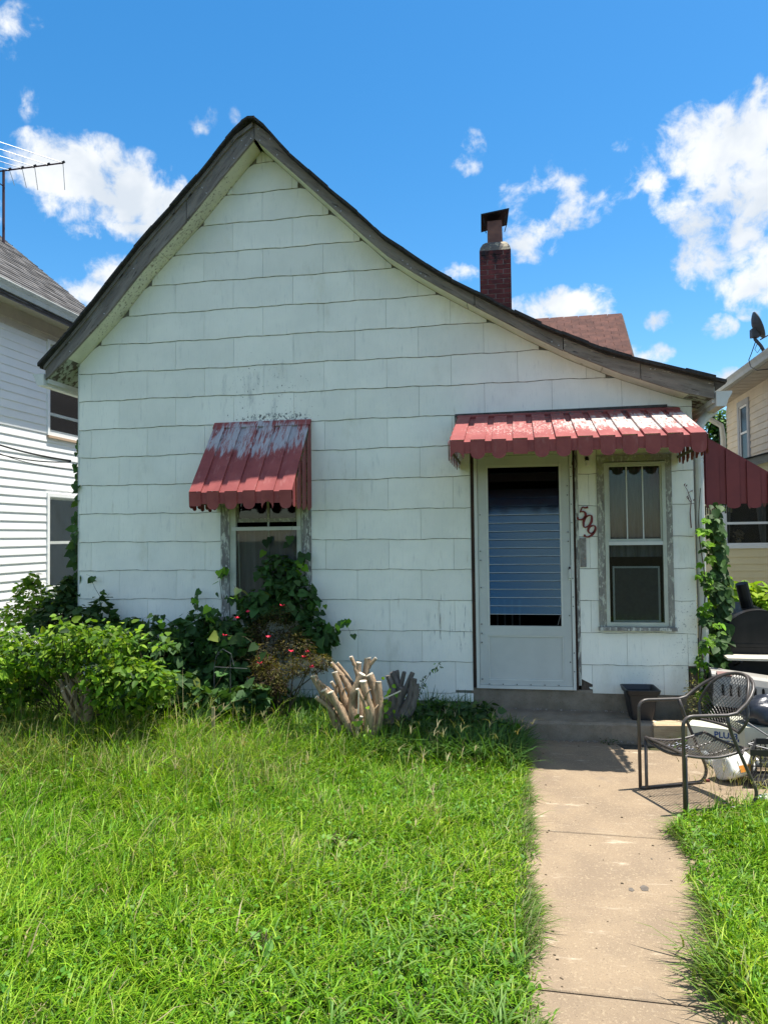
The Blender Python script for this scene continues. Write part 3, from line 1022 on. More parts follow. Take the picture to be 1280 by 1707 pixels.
# ------------------------------------------------------------------ storm door
door = MB()
dz0, dz1 = .362, 2.43
fx0, fx1 = PY(797, 900).x, PY(957, 1000).x
gx0, gx1 = -.262, .392
gz0, gz1 = PY(870, 1043).z, PY(870, 775).z
kz0, kz1 = PY(870, 1134).z, PY(870, 1059).z
YD = -.030
door.box(fx0, gx0, YD, YD + .03, dz0 + .03, dz1)
door.box(gx1, fx1 - .028, YD, YD + .03, dz0 + .03, dz1)
door.box(gx0, gx1, YD, YD + .03, gz1, dz1)
door.box(gx0, gx1, YD, YD + .03, kz1, gz0)
door.box(gx0, gx1, YD, YD + .03, dz0 + .03, kz0)
d_ = door.build('door', M['doorpaint'], house, label='grey white metal storm door with glass louvres')
for (x0, x1) in [(fx0 - .03, fx0 - .002), (fx1 - .024, fx1 + .002)]:
    m = MB()
    m.box(x0, x1, YD - .012, YD + .05, dz0, dz1 + .035)
    m.build('door_frame', M['whitemetal'], d_)
m = MB()
m.box(fx0 - .03, fx1 + .002, YD - .011, YD + .05, dz1 + .003, dz1 + .04)
m.box(fx0 - .001, fx1 - .026, YD - .012, YD + .05, dz0, dz0 + .028)
m.build('door_frame', M['whitemetal'], d_)
m = MB()  # kick panel with a pressed rim
m.box(gx0 + .001, gx1 - .001, YD + .012, YD + .022, kz0 + .001, kz1 - .001)
m.build('kick_panel', M['doorpaint'], d_)
m = MB()
for (x0, x1, z0, z1) in [(gx0, gx1, kz0, kz0 + .012), (gx0, gx1, kz1 - .012, kz1), (gx0, gx0 + .012, kz0 + .0125, kz1 - .0125), (gx1 - .012, gx1, kz0 + .0125, kz1 - .0125)]:
    m.box(x0 + .0005, x1 - .0005, YD + .003, YD + .011, z0 + .0005, z1 - .0005)
m.build('panel_bead', M['whitemetal'], d_)
m = MB()
m.box(gx0 + .0005, gx0 + .016, YD - .004, YD + .028, gz0 + .0005, gz1 - .0005)
m.box(gx1 - .016, gx1 - .0005, YD - .004, YD + .028, gz0 + .0005, gz1 - .0005)
m.box(gx0 + .017, gx1 - .017, YD + .004, YD + .028, gz1 - .02, gz1 - .0005)
m.build('louvre_track', M['whitemetal'], d_)
nl = 18
pit = .0735
tl = math.radians(10.5)
for i in range(nl):
    z0 = gz0 + .105 + i * pit
    if z0 + pit > gz1 - .012 or i in (15,):
        continue
    tt = tl + random.uniform(-.006, .006)
    dy, dz = math.sin(tt) * .080, math.cos(tt) * .080
    yb = YD - .004
    m = MB()
    m.prism([(gx0 + .018, yb, z0), (gx1 - .018, yb, z0), (gx1 - .018, yb + dy, z0 + dz), (gx0 + .018, yb + dy, z0 + dz)], (0, .005 * math.cos(tt), -.005 * math.sin(tt)))
    lv = m.build('louvre', M['louvreglass'], d_)
    if i < 14 and i != 13:
        m = MB()
        m.box(gx0 + .0165, gx1 - .0165, yb - .0035, yb - .0005, z0 - .003, z0 + .001)
        m.build('louvre_edge', M['slatwhite'], d_)
m = MB()
hx, hz = PY(949, 955).x, PY(949, 955).z
m.box(hx - .012, hx + .012, YD - .010, YD - .001, hz - .062, hz + .062)
m.tube([(hx, YD - .010, hz + .035), (hx, YD - .035, hz + .03), (hx + .002, YD - .035, hz - .04), (hx, YD - .012, hz - .048)], .006, 8)
m.box(hx - .008, hx + .008, YD - .018, YD - .0105, hz + .036, hz + .056, 1)
m.build('handle', [M['whitemetal'], M['blackmetal']], d_)
m = MB()
for i in range(24):
    x = random.choice([fx0 + .02, fx1 - .045, fx1 - .012])
    z = dz0 + .08 + (i / 24) * 1.95
    m.box(x - .004, x + .004, YD - .0155, YD - .001, z - .004, z + .004)
for i in range(6):
    m.box(gx0 + i * .12, gx0 + i * .12 + .007, YD - .016, YD - .001, dz0 + .035, dz0 + .042)
tag(m.build('screw_heads', M['blackmetal'], d_), kind='stuff')
m = MB()  # blind cord hanging askew behind the missing louvres
m.tube([(.345, YD + .012, gz0 + .01), (.38, YD + .012, gz0 + .14)], .003, 6)
m.build('cord', M['curtain'], d_)
# brown side board, dark gap and head of the opening
m = MB()
m.box(-.400, fx0 - .032, -.02, .02, .362, 2.47)
m.build('door_jamb', M['brownwood'], house)
m = MB()
m.box(fx1 + .004, fx1 + .022, -.012, .02, .362, 2.47)  # solid dark strip standing in for the shade in the gap
m.build('door_jamb', M['brownwood'], house)
m = MB()
m.box(fx1 + .024, .537, -.020, .02, .40, 2.47)
m.build('door_jamb', M['greywood'], house)
m = MB()
m.box(fx0 - .03, fx1 + .003, -.016, .02, dz1 + .042, 2.60)
m.build('door_head', M['trimpaint'], house)


def room(name, x0, x1, z0, z1, mt, depth=1.2, y=.114):
    mm = MB()
    A = [(x0, y, z0), (x1, y, z0), (x1, y, z1), (x0, y, z1)]
    Bk = [(p[0], y + depth, p[2]) for p in A]
    mm.poly([Bk[0], Bk[1], Bk[2], Bk[3]])
    for i in range(4):
        j = (i + 1) % 4
        mm.poly([A[i], A[j], Bk[j], Bk[i]])
    return mm.build(name, M[mt], house)


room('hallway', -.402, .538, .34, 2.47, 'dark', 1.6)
m = MB()
for i in range(4):  # spindles dimly seen through the lowest gap
    m.box(-.20 + i * .07, -.185 + i * .07, .5, .515, .7, 1.1)
m.build('spindle', M['room'], house)

# ------------------------------------------------------------------ windows
def casing(x0, x1, z0, z1, w, mt, parent, y0=-.030, y1=.02, sill=True, head=True):
    for (a, c) in ((x0, x0 + w), (x1 - w, x1)):
        mm = MB()
        mm.box(a, c, y0, y1, z0 + (.03 if sill else 0), z1 - (w if head else 0) - .001)
        mm.build('casing', M[mt], parent)
    if head:
        mm = MB()
        mm.box(x0, x1, y0 - .006, y1, z1 - w, z1)
        mm.build('casing', M[mt], parent)
    if sill:
        mm = MB()
        mm.box(x0 - .012, x1 + .012, y0 - .035, y1, z0, z0 + .029)
        mm.build('sill', M['greywood'], parent)


def ring(x0, x1, z0, z1, w, y0, y1, name, mt, parent, wb=None, wt=None):
    wb, wt = wb or w, wt or w
    mm = MB()
    mm.box(x0, x0 + w, y0, y1, z0, z1)
    mm.box(x1 - w, x1, y0, y1, z0, z1)
    mm.box(x0 + w, x1 - w, y0, y1, z0, z0 + wb)
    mm.box(x0 + w, x1 - w, y0, y1, z1 - wt, z1)
    return mm.build(name, M[mt], parent)


# right window
wx0, wx1, wz0, wz1 = .700, 1.322, .885, 2.405
m = MB()
ix0, ix1 = PY(1008, 905).x, PY(1110, 905).x
iz0, iz1 = PY(1060, 1043).z, PY(1060, 769).z
zm = PY(1055, 905.5).z
win = ring(ix0, ix1, iz0, iz1, .030, -.036, .02, 'window', 'trimpaint', house)
win['label'] = 'tall window with peeling trim to the right of the door'
casing(wx0, wx1, wz0, wz1, .062, 'mossytrim', win)
m = MB()
m.box(wx0 + .062, ix0 - .001, -.022, .02, wz0 + .03, wz1 - .063)
m.box(ix1 + .001, wx1 - .062, -.022, .02, wz0 + .03, wz1 - .063)
m.box(ix0, ix1, -.022, .02, wz0 + .03, iz0 - .001)
m.box(ix0, ix1, -.022, .02, iz1 + .001, wz1 - .063)
m.build('stop', M['whitemetal'], win)
ring(ix0 + .031, ix1 - .031, zm + .016, iz1 - .031, .014, -.020, .0, 'upper_sash', 'trimpaint', win, wb=.022)
m = MB()
m.box(ix0 + .030, ix1 - .030, -.034, .0, zm - .016, zm + .015)
m.build('meeting_rail', M['whitemetal'], win)
m = MB()
m.box(ix0 + .045, ix1 - .045, -.008, -.004, zm + .038, iz1 - .045)
m.build('pane', M['pane'], win)
for t in (.345, .665):
    xx = ix0 + .045 + (ix1 - ix0 - .09) * t
    m = MB()
    m.box(xx - .005, xx + .005, -.0165, -.009, zm + .03, iz1 - .046)
    m.build('muntin', M['whitemetal'], win)
m = MB()
m.box(ix0 + .031, ix1 - .031, -.016, -.013, iz0 + .031, zm - .017)
m.build('pane', M['pane'], win)
sx0, sx1, sz1 = ix0 + .060, ix1 - .055, PY(1060, 944).z
ring(sx0, sx1, iz0 + .031, sz1, .016, .004, .016, 'inner_screen_frame', 'whitemetal', win)
m = MB()
m.box(sx0 + .016, sx1 - .016, .007, .010, iz0 + .04, sz1 - .016)
m.build('inner_screen', M['screen'], win)
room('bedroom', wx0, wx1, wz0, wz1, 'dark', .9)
# bedsheet used as curtain behind the upper panes
mm = MB()
rows = []
for z in np.linspace(zm - .12, iz1 - .03, 8):
    rows.append([(x, .055 + .012 * math.sin(x * 38 + z * 3) + .008 * math.sin(x * 91), z) for x in np.linspace(wx0 + .02, wx1 - .02, 40)])
mm.grid(rows)
mm.build('curtain', M['curtain'], win, smooth=True)

# left window, half hidden by the awning and the vines
lx0, lx1, lz0, lz1 = -2.775, -1.888, .95, 2.42
jx0, jx1 = PY(388, 900).x, PY(503, 900).x
zr = PY(440, 881).z
win2 = ring(jx0, jx1, lz0 + .05, lz1 - .07, .040, -.026, .02, 'window', 'trimpaint', house)
win2['label'] = 'shaded window under the red awning behind climbing vines'
casing(lx0, lx1, lz0, lz1, .085, 'greywood', win2)
m = MB()
m.box(lx0 + .086, jx0 - .001, -.018, .02, lz0 + .03, lz1 - .086)
m.box(jx1 + .001, lx1 - .086, -.018, .02, lz0 + .03, lz1 - .086)
m.build('stop', M['trimpaint'], win2)
m = MB()
m.box(jx0 + .002, jx1 - .002, -.034, -.004, zr - .018, zr + .016)
m.build('screen_rail', M['whitemetal'], win2)
ring(jx0 + .041, jx1 - .041, zr + .06, lz1 - .115, .02, .0, .016, 'upper_sash', 'mossytrim', win2, wb=.035)
m = MB()
xm = PY(447, 860).x
m.box(xm - .012, xm + .012, -.002, .017, zr + .095, lz1 - .13)
m.build('muntin', M['mossytrim'], win2)
m = MB()
m.box(jx0 + .061, jx1 - .061, .007, .010, zr + .09, lz1 - .13)
m.build('pane', M['pane'], win2)
m = MB()
m.box(jx0 + .041, jx1 - .041, -.010, -.008, lz0 + .09, zr - .018)
m.build('pane', M['pane'], win2)
m = MB()
m.box(xm - .008, xm + .008, .0, .012, lz0 + .09, zr + .06)
m.build('muntin', M['trimpaint'], win2)
m = MB()
m.obox((jx0 + .05, .0, zr - .05), (.014, 0, 0), (.012, 0, -.6), (0, .01, 0))
m.build('loose_strip', M['trimpaint'], win2)
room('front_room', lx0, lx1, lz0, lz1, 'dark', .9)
mm = MB()
rows = []
for z in np.linspace(lz0, zr - .0, 6):
    rows.append([(x, .075 + .010 * math.sin(x * 30 + z), z) for x in np.linspace(jx0, jx1, 30)])
mm.grid(rows)
mm.build('curtain', M['greycurtain'], win2, smooth=True)


# ------------------------------------------------------------------ house number and plaque
def stroke(mm, pts, wid, y0, thick, sub=6):
    P = []
    pts = [Vector((p[0], p[1])) for p in pts]
    ext = [pts[0] * 2 - pts[1]] + pts + [pts[-1] * 2 - pts[-2]]
    W = []
    for i in range(1, len(ext) - 2):
        for t in np.linspace(0, 1, sub, endpoint=False):
            p0, p1, p2, p3 = ext[i - 1], ext[i], ext[i + 1], ext[i + 2]
            P.append(.5 * ((2 * p1) + (p2 - p0) * t + (2 * p0 - 5 * p1 + 4 * p2 - p3) * t * t + (3 * p1 - p0 - 3 * p2 + p3) * t ** 3))
            W.append(wid[i - 1] + (wid[i] - wid[i - 1]) * t)
    P.append(pts[-1])
    W.append(wid[-1])
    L, R_ = [], []
    for i, p in enumerate(P):
        tg = (P[min(i + 1, len(P) - 1)] - P[max(i - 1, 0)])
        tg = tg.normalized() if tg.length > 1e-9 else Vector((1, 0))
        nn = Vector((-tg.y, tg.x))
        L.append(p + nn * W[i] / 2)
        R_.append(p - nn * W[i] / 2)
    mm.grid([[(q.x, y0, q.y) for q in L], [(q.x, y0, q.y) for q in R_]])
    mm.grid([[(q.x, y0 + thick, q.y) for q in L], [(q.x, y0, q.y) for q in L]])
    mm.grid([[(q.x, y0, q.y) for q in R_], [(q.x, y0 + thick, q.y) for q in R_]])


GL = {'5': [([(.80, 1.0), (.55, .94), (.28, .98)], [.16, .13, .10]), ([(.28, .98), (.18, .56)], [.08, .09]),
            ([(.18, .56), (.42, .66), (.66, .55), (.72, .30), (.55, .07), (.28, .02), (.08, .10), (.10, .20)], [.06, .09, .15, .18, .14, .09, .13, .14])],
      '0': [([(.45, 1.0), (.18, .80), (.12, .45), (.28, .08), (.45, 0)], [.07, .15, .19, .12, .07]),
            ([(.45, 0), (.70, .20), (.78, .55), (.62, .92), (.45, 1.0)], [.07, .14, .19, .13, .07])],
      '9': [([(.72, .62), (.62, .42), (.38, .38), (.18, .55), (.20, .82), (.45, 1.0), (.68, .88), (.76, .6), (.70, .30), (.48, .06), (.18, .02), (.12, .14)],
             [.09, .08, .10, .17, .15, .08, .14, .18, .17, .12, .09, .14])]}
for ch, (px, py), rot in [('5', (971, 856), -6), ('0', (979, 869), -16), ('9', (984, 886), -22)]:
    c = PY(px, py)
    mm = MB()
    h = .118
    ca, sa = math.cos(math.radians(rot)), math.sin(math.radians(rot))
    for pts, wid in GL[ch]:
        q = []
        for (u, v) in pts:
            uu, vv = (u - .45) * h * .80 + (v - .5) * h * .12, (v - .5) * h
            q.append((c.x + uu * ca - vv * sa, c.z + uu * sa + vv * ca))
        stroke(mm, q, [w * h for w in wid], -.024, .010)
    mm.build('house_number', M['red_digit'], house, label='red-brown digit ' + ch + ' beside the door')
x0, x1, z0, z1 = rect(966, 897, 977, 945)
m = MB()
m.box(x0, x1, -.026, -.013, z0, z1)
m.build('plaque', M['plaque'], house, label='weathered blank wooden plaque under the house number')
# bare bulb holder and dangling wires under the awning
m = MB()
c = PY(977, 768)
m.tube([(c.x, -.02, c.z + .02), (c.x, -.07, c.z + .015), (c.x, -.075, c.z - .005)], .018, 8)
m.tube([(c.x, -.075, c.z - .005), (c.x, -.076, c.z - .05)], .020, 8, mi=1, radii=[.014, .022])
m.build('porch_light', [M['blackmetal'], M['jug']], house)
m = MB()
c = PY(955, 765)
m.tube([(c.x, -.05, c.z + .03), (c.x - .015, -.055, c.z - .05), (c.x + .01, -.055, c.z - .10), (c.x + .03, -.05, c.z - .05), (c.x + .01, -.045, c.z + .03)], .003, 5)
m.build('loose_wire', M['cable'], house)

# ------------------------------------------------------------------ chimney
chim = MB()
cx0, cx1 = -.436, -.010
cy0, cy1 = 3.5, 3.93
czt = 5.635
chim.box(cx0 + .006, cx1 - .006, cy0 + .006, cy1 - .006, 3.4, czt - .004)
ch = chim.build('chimney', M['mortar'], house)
bh = .0675
for k in range(20):
    z = czt - bh * (k + 1)
    if k % 2 == 0:
        cuts = [cx0, cx0 + .107, cx0 + .32, cx1]
    else:
        cuts = [cx0, cx0 + .213, cx1]
    for a, c in zip(cuts, cuts[1:]):
        for (ya, yb) in ((cy0, cy0 + .09), (cy1 - .09, cy1)):
            m = MB()
            j = random.uniform(0, .004)
            m.box(a + (.005 if a > cx0 else 0), c - (.005 if c < cx1 else 0), ya - j, yb + j, z + .009, z + bh)
            m.build('brick', M['brick'], ch)
    for (xa, xc) in ((cx0, cx0 + .09), (cx1 - .09, cx1)):
        m = MB()
        m.box(xa, xc, cy0 + .1, cy1 - .1, z + .009, z + bh)
        m.build('brick', M['brick'], ch)
m = MB()
rows = []
for (ins, zz) in [(0, 0), (.012, .05), (.045, .11), (.085, .145), (.14, .15)]:
    rows.append([(cx0 + ins, cy0 + ins, czt + zz), (cx1 - ins, cy0 + ins, czt + zz), (cx1 - ins, cy1 - ins, czt + zz), (cx0 + ins, cy1 - ins, czt + zz)])
m.grid(rows, closed=True)
m.build('chimney_crown', M['crownmortar'], ch)
m = MB()
fx, fy = (cx0 + cx1) / 2 + .0, (cy0 + cy1) / 2
m.tube([(fx, fy, czt + .12), (fx - .004, fy, czt + .46)], .135, 4, radii=[.148, .142])
m.build('flue', M['clay'], ch)
m = MB()  # bent sheet-metal cap: a square plate folded into two drooping flaps
zc = czt + .445
e = [(-.20, -.19), (.20, -.19), (.20, .19), (-.20, .19)]
tilt = .05
P = lambda u, v, w: (fx + u, fy + v, zc + w)
q = [P(-.185, -.20, .075), P(.20, -.20, .125), P(.165, .24, .075), P(-.205, .24, .00)]
m.prism(q, (0, 0, .008))
m.prism([q[0], q[1], Vector(q[1]) - Vector((0, 0, .012)), Vector(q[0]) - Vector((0, 0, .012))], (0, -.004, 0))
for (u, v) in ((-.13, -.13), (.13, -.13), (-.13, .13), (.13, .13)):
    m.tube([P(u, v, -.06), P(u * 1.25, v * 1.25, .07)], .006, 5)
m.build('chimney_cap', M['blackmetal'], ch)


# ------------------------------------------------------------------ house behind with the red-brown roof
rear = thing('rear_house', 'house with red-brown shingle roof behind the white house', 'house', (0, 8.5, 0))
R0, R1 = PY(1036, 524, 9.6), PY(1056, 602, 8.2)
rz, ry = R0.z, R0.y
slope = (R0.z - 0.0)
rx1 = R0.x
pit = .86
m = MB()
x0r = rx1 - 6.5
for sgn in (-1, 1):
    m.prism([(x0r, ry, rz), (rx1, ry, rz), (rx1 + .0, ry + sgn * 3.0, rz - 3.0 * pit), (x0r, ry + sgn * 3.0, rz - 3.0 * pit)], (0, 0, -.05))
rr = m.build('roof', M['roofbrown'], rear)
m = MB()
m.prism([(rx1 - .1, ry - 2.7, 0), (rx1 - .1, ry - 2.7, rz - 2.7 * pit - .05), (rx1 - .1, ry, rz - .05), (rx1 - .1, ry + 2.7, rz - 2.7 * pit - .05), (rx1 - .1, ry + 2.7, 0)], (-.1, 0, 0))
m.box(x0r + .1, rx1 - .2, ry - 2.7, ry - 2.6, 0, rz - 2.7 * pit)
m.build('wall', M['beige'], rear)
# courses of three-tab shingles on the slope that faces the lawn
sn = Vector((0, -1, -pit)).normalized()
nn = Vector((0, -pit, 1)).normalized()
tabs = {}
ex = .125
for w in (.30,):
    m = MB()
    m.prism([(.003, 0, 0), (w - .003, 0, 0), (w - .003, 0, 0) + Vector() if False else (w - .003, 0, 0), (.003, 0, 0)][:2] + [tuple(Vector((w - .003, 0, 0)) + sn * ex), tuple(Vector((.003, 0, 0)) + sn * ex)], nn * .008)
    me = bpy.data.meshes.new('roof_shingle')
    me.from_pydata(m.v, [], m.f)
    me.materials.append(M['roofbrown'])
meh = me.copy()
for v in meh.vertices:
    v.co.x *= .5
cnt = 0
for k in range(16):
    off = (k % 2) * .15
    base = Vector((0, ry, rz)) + sn * (k * ex + .03) + nn * .004
    for i in range(8):
        xx = rx1 - .004 - off - (i + 1) * .30
        if off and i == 0:
            o = link('roof_shingle', meh, rr)
            o.matrix_basis = Matrix.Translation(base + Vector((rx1 - .154, 0, 0)))
        o = link('roof_shingle', me, rr)
        o.matrix_basis = Matrix.Translation(base + Vector((xx, 0, 0))) @ Matrix.Rotation(random.uniform(-.004, .004), 4, 'Z')
        cnt += 1
m = MB()
i = 0
xx = rx1
while xx > rx1 - 3:
    m.prism([(xx - .29, ry - .11, rz - .09), (xx, ry - .11, rz - .085), (xx, ry, rz + .022), (xx - .29, ry, rz + .016)], (0, 0, .008))
    xx -= .30
m.build('ridge_cap', M['roofbrown'], rear)
m = MB()
m.prism([(rx1 + .001, ry, rz - .0), (rx1 + .001, ry, rz - .14), (rx1 + .001, ry - 3.0, rz - 3 * pit - .14), (rx1 + .001, ry - 3.0, rz - 3 * pit)], (.02, 0, 0))
m.build('rake_board', M['trimdark'], rear)

# ------------------------------------------------------------------ white vinyl house on the left
lh = thing('white_vinyl_house', 'tall white vinyl sided house with grey roof beyond the left corner', 'house', (-8.5, 2, 0))
LX = -6.2
LYA, LYB = -.9, 4.45
EX = LX + .32
ez = PX(0, 483, EX).z
LZF = PX(0, 537, LX).z
LZT = ez + .01
wins = []
for (tl_, bl_, r_) in [((82, 828), (80, 982), (131, 900)), ((84, 552), (83, 720), (133, 690))]:
    a, b2, c = PX(*tl_, LX), PX(*bl_, LX), PX(*r_, LX)
    wins.append(((a.y + b2.y) / 2 - .02, c.y + .12, b2.z, a.z))
wins[1] = (wins[0][0], wins[0][1], wins[1][2], LZF - .02)
m = MB()
yb = sorted(set([LYA, LYB] + [v for w in wins for v in w[:2]]))
for a, c in zip(yb, yb[1:]):
    mid = (a + c) / 2
    z0 = 0
    for w in sorted(wins, key=lambda q: q[2]):
        if w[0] < mid < w[1]:
            m.box(LX - .15, LX - .005, a, c, z0, w[2])
            z0 = w[3]
    m.box(LX - .15, LX - .005, a, c, z0, LZT)
m.box(LX - 5.2, LX - .152, LYB - .15, LYB, 0, LZT)
m.box(LX - 5.2, LX - .152, LYA, LYA + .15, 0, LZT)
m.build('wall', M['vinyl'], lh)
LAP = .1075
k = 0
z = .25
while z < LZF - .02:
    zt = min(z + LAP, LZF)
    spans = [(LYA, LYB)]
    for w in wins:
        if w[2] < z + LAP * .6 and w[3] > z + LAP * .4:
            ns = []
            for a, c in spans:
                if a < w[0] - .05:
                    ns.append((a, w[0] - .05))
                if c > w[1] + .05:
                    ns.append((w[1] + .05, c))
            spans = ns
    for a, c in spans:
        m = MB()
        m.prism([(LX + .017, a, z), (LX + .0175, a, z + .008), (LX + .006, a, zt + .012), (LX - .004, a, zt + .012), (LX - .004, a, z)], (0, c - a, 0))
        m.build('siding_board', M['vinyl'], lh)
    z += LAP
for i, w in enumerate(wins):
    yo0, yo1, z0, z1 = w
    mm = MB()
    t = .05
    for (a, c, p, q) in [(yo0 - t, yo0, z0 - t, z1 + t), (yo1, yo1 + t, z0 - t, z1 + t), (yo0, yo1, z0 - t, z0), (yo0, yo1, z1, z1 + t)]:
        mm.box(LX - .02, LX + .034, a + .0005, c - .0005, p + .0005, min(q, LZT) - .0005)
    wo = mm.build('window', M['vinyl'], lh)
    mm = MB()
    zmid = (z0 + z1) / 2 + (.0 if i == 0 else -.35)
    s = .035
    for (a, c, p, q) in [(yo0, yo0 + s, z0, z1), (yo1 - s, yo1, z0, z1), (yo0 + s, yo1 - s, z0, z0 + s), (yo0 + s, yo1 - s, z1 - s, z1), (yo0 + s, yo1 - s, zmid - .02, zmid + .02)]:
        mm.box(LX - .03, LX + .004, a + .0005, c - .0005, p + .0005, q - .0005)
    mm.build('sash', M['whitemetal'], wo)
    mm = MB()
    mm.box(LX - .02, LX - .016, yo0 + s, yo1 - s, z0 + s, z1 - s)
    mm.build('pane', glassmat('side_glass', .16, (.5, .52, .5)), wo)
    mm = MB()
    rows = []
    for zz in (z0, z1):
        rows.append([(LX - .10 + .02 * math.sin(y * 42), y, zz) for y in np.linspace(yo0, yo1, 24)])
    mm.grid(rows)
    mm.build('curtain', M['curtain'] if i == 0 else M['greycurtain'], wo, smooth=True)
    mm = MB()
    mm.poly([(LX - .7, yo0 - .1, z0), (LX - .7, yo1 + .1, z0), (LX - .7, yo1 + .1, z1), (LX - .7, yo0 - .1, z1)])
    mm.build('dark_room', M['dark'], wo)
    if i == 1:
        mm = MB()
        mm.box(LX - .01, LX + .045, yo0 - .04, yo1 + .04, z0 - .085, z0 - .052)
        mm.build('sill', mat('tan_sill', (.50, .36, .25), None, rough=.7), wo)
# conduit strip beside the upper window, soffit, gutter, roof
m = MB()
m.box(LX - .14, EX - .03, LYA - .2, LYB + .15, LZT, LZT + .02)
m.build('soffit', M['taupe'], lh)
m = MB()
m.box(LX - .004, LX + .022, LYA, LYB, LZF + .002, LZT - .001)
m.box(LX + .0225, LX + .034, LYA, LYB, LZF + .09, LZF + .11)
m.build('frieze', M['taupe'], lh)
m = MB()
m.box(EX - .03, EX - .008, LYA - .2, LYB + .15, LZT - .015, ez + .06)
m.build('fascia', M['taupe'], lh)
gutter(EX - .006, ez + .115, 1, LYA - .2, LYB + .12, lh, w=.115, h=.115)
RP = (PY(0, 393, LYB + .15).z - PY(143, 512, LYB + .15).z) / (PY(143, 512, LYB + .15).x - PY(0, 393, LYB + .15).x)
rzE = interp([Vector((PY(0, 393, LYB + .15).x, 0, PY(0, 393, LYB + .15).z)), Vector((PY(143, 512, LYB + .15).x, 0, PY(143, 512, LYB + .15).z))], PY(143, 512, LYB + .15).x)
px_, pz_ = PY(143, 512, LYB + .15).x, PY(143, 512, LYB + .15).z
zE = pz_ - RP * (EX + .05 - px_)
RW = 3.4
m = MB()
m.prism([(EX + .05, LYA - .2, zE), (EX + .05, LYB + .15, zE), (EX + .05 - RW, LYB + .15, zE + RP * RW), (EX + .05 - RW, LYA - .2, zE + RP * RW)], (0, 0, -.04))
m.prism([(EX + .05 - RW, LYA - .2, zE + RP * RW), (EX + .05 - RW, LYB + .15, zE + RP * RW), (EX + .05 - 2 * RW, LYB + .15, zE), (EX + .05 - 2 * RW, LYA - .2, zE)], (0, 0, -.04))
lr = m.build('roof', M['roofgrey'], lh)
ss = Vector((-1, 0, RP)).normalized()
ns = Vector((RP, 0, 1)).normalized()
nc = int(RW / ss.x / -.125) + 1
V = []
for k in range(nc):
    base = Vector((EX + .06, 0, zE - .008)) + ss * (k * .125) + ns * .004
    y = LYA - .2 - random.uniform(0, .3)
    while y < LYB + .15:
        w = random.uniform(.09, .30)
        y1 = min(y + w, LYB + .155)
        up = ns * (.006 + random.choice([0, 0, .006]) + random.uniform(0, .002))
        a, b2 = base + Vector((0, y, 0)), base + Vector((0, y1 - .004, 0))
        c, d2 = b2 + ss * .128, a + ss * .128
        V.append([a, b2, b2 + up, a + up, c + ns * .001, d2 + ns * .001])
        y = y1
V = np.array([[list(p) for p in q] for q in V])
tone = RS.uniform(.6, 1.35, (len(V), 1)) * np.array([[.148, .142, .140]])
mr = leafmat('roof_tab', 0.0, .95, .1, val=0)
o = mass('shingle_courses', V, [(0, 1, 2, 3), (3, 2, 4, 5)], mr, lr, tone, kind='stuff')
m = MB()
m.prism([(LX + .0, LYB + .02, zE - .05), (LX + .05 - RW, LYB + .02, zE + RP * RW - .35), (LX - 2 * RW + .3, LYB + .02, zE - .05)], (0, .1, 0))
m.build('gable', M['vinyl'], lh)

# overhead service cables between the houses
cab = thing('service_cable', 'black service cables sagging across the white vinyl wall', 'cable', (-5.2, .6, 2.3))
for (a, c, sag, r) in [((-40, 728, -5.7), (118, 768, -4.45), .03, .009), ((-40, 745, -5.7), (118, 770, -4.45), .05, .006), ((-40, 738, -5.7), (120, 782, -4.45), .06, .004)]:
    p0, p1 = PX(a[0], a[1], a[2]), PX(c[0], c[1], c[2])
    p1 = Vector((XL - .01, .25, p1.z - .0)) if False else p1
    m = MB()
    m.tube([p0.lerp(p1, t) - Vector((0, 0, sag * 4 * t * (1 - t))) for t in np.linspace(0, 1, 14)], r, 6)
    m.build('cable', M['cable'], cab)

# ------------------------------------------------------------------ antenna on the left roof
Ya = 4.2
ant = thing('tv_antenna', 'tall rusty television antenna standing on the grey roof', 'antenna', tuple(PY(6, 400, Ya)))
m = MB()
p0, p1 = PY(6, 405, Ya), PY(6, 283, Ya)
m.tube([p0 - Vector((0, 0, .15)), p1], .022, 8)
m.build('mast', M['mast'], ant)
m = MB()
pa, pb = PY(-70, 294, Ya - .25), PY(105, 271, Ya + .25)
m.tube([pa, pb], .014, 6)
m.build('boom', M['mast'], ant)
for i, (t, up_, dn_) in enumerate([(1.0, (-70, 213), (108, 316)), (.857, (-90, 219), None), (.726, (-90, 232), (63, 316)), (.606, (-90, 240), (44, 312)), (.486, (-100, 256), (24, 308))]):
    c = pa.lerp(pb, t)
    for q_, yy in ((up_, Ya - 1.1), (dn_, Ya + .5)):
        if q_ is None:
            continue
        qx, qy = q_
        m = MB()
        m.tube([c, PY(qx, qy, yy)], .006, 5)
        m.build('element', M['alu'], ant)
    m = MB()
    m.tube([c - Vector((.03, .0, .0)), c + Vector((.03, 0, .02))], .022, 6)
    m.build('insulator', M['blackmetal'], ant)
m = MB()
m.tube([PY(6, 310, Ya), pa.lerp(pb, .25)], .010, 5)
m.build('brace', M['mast'], ant)

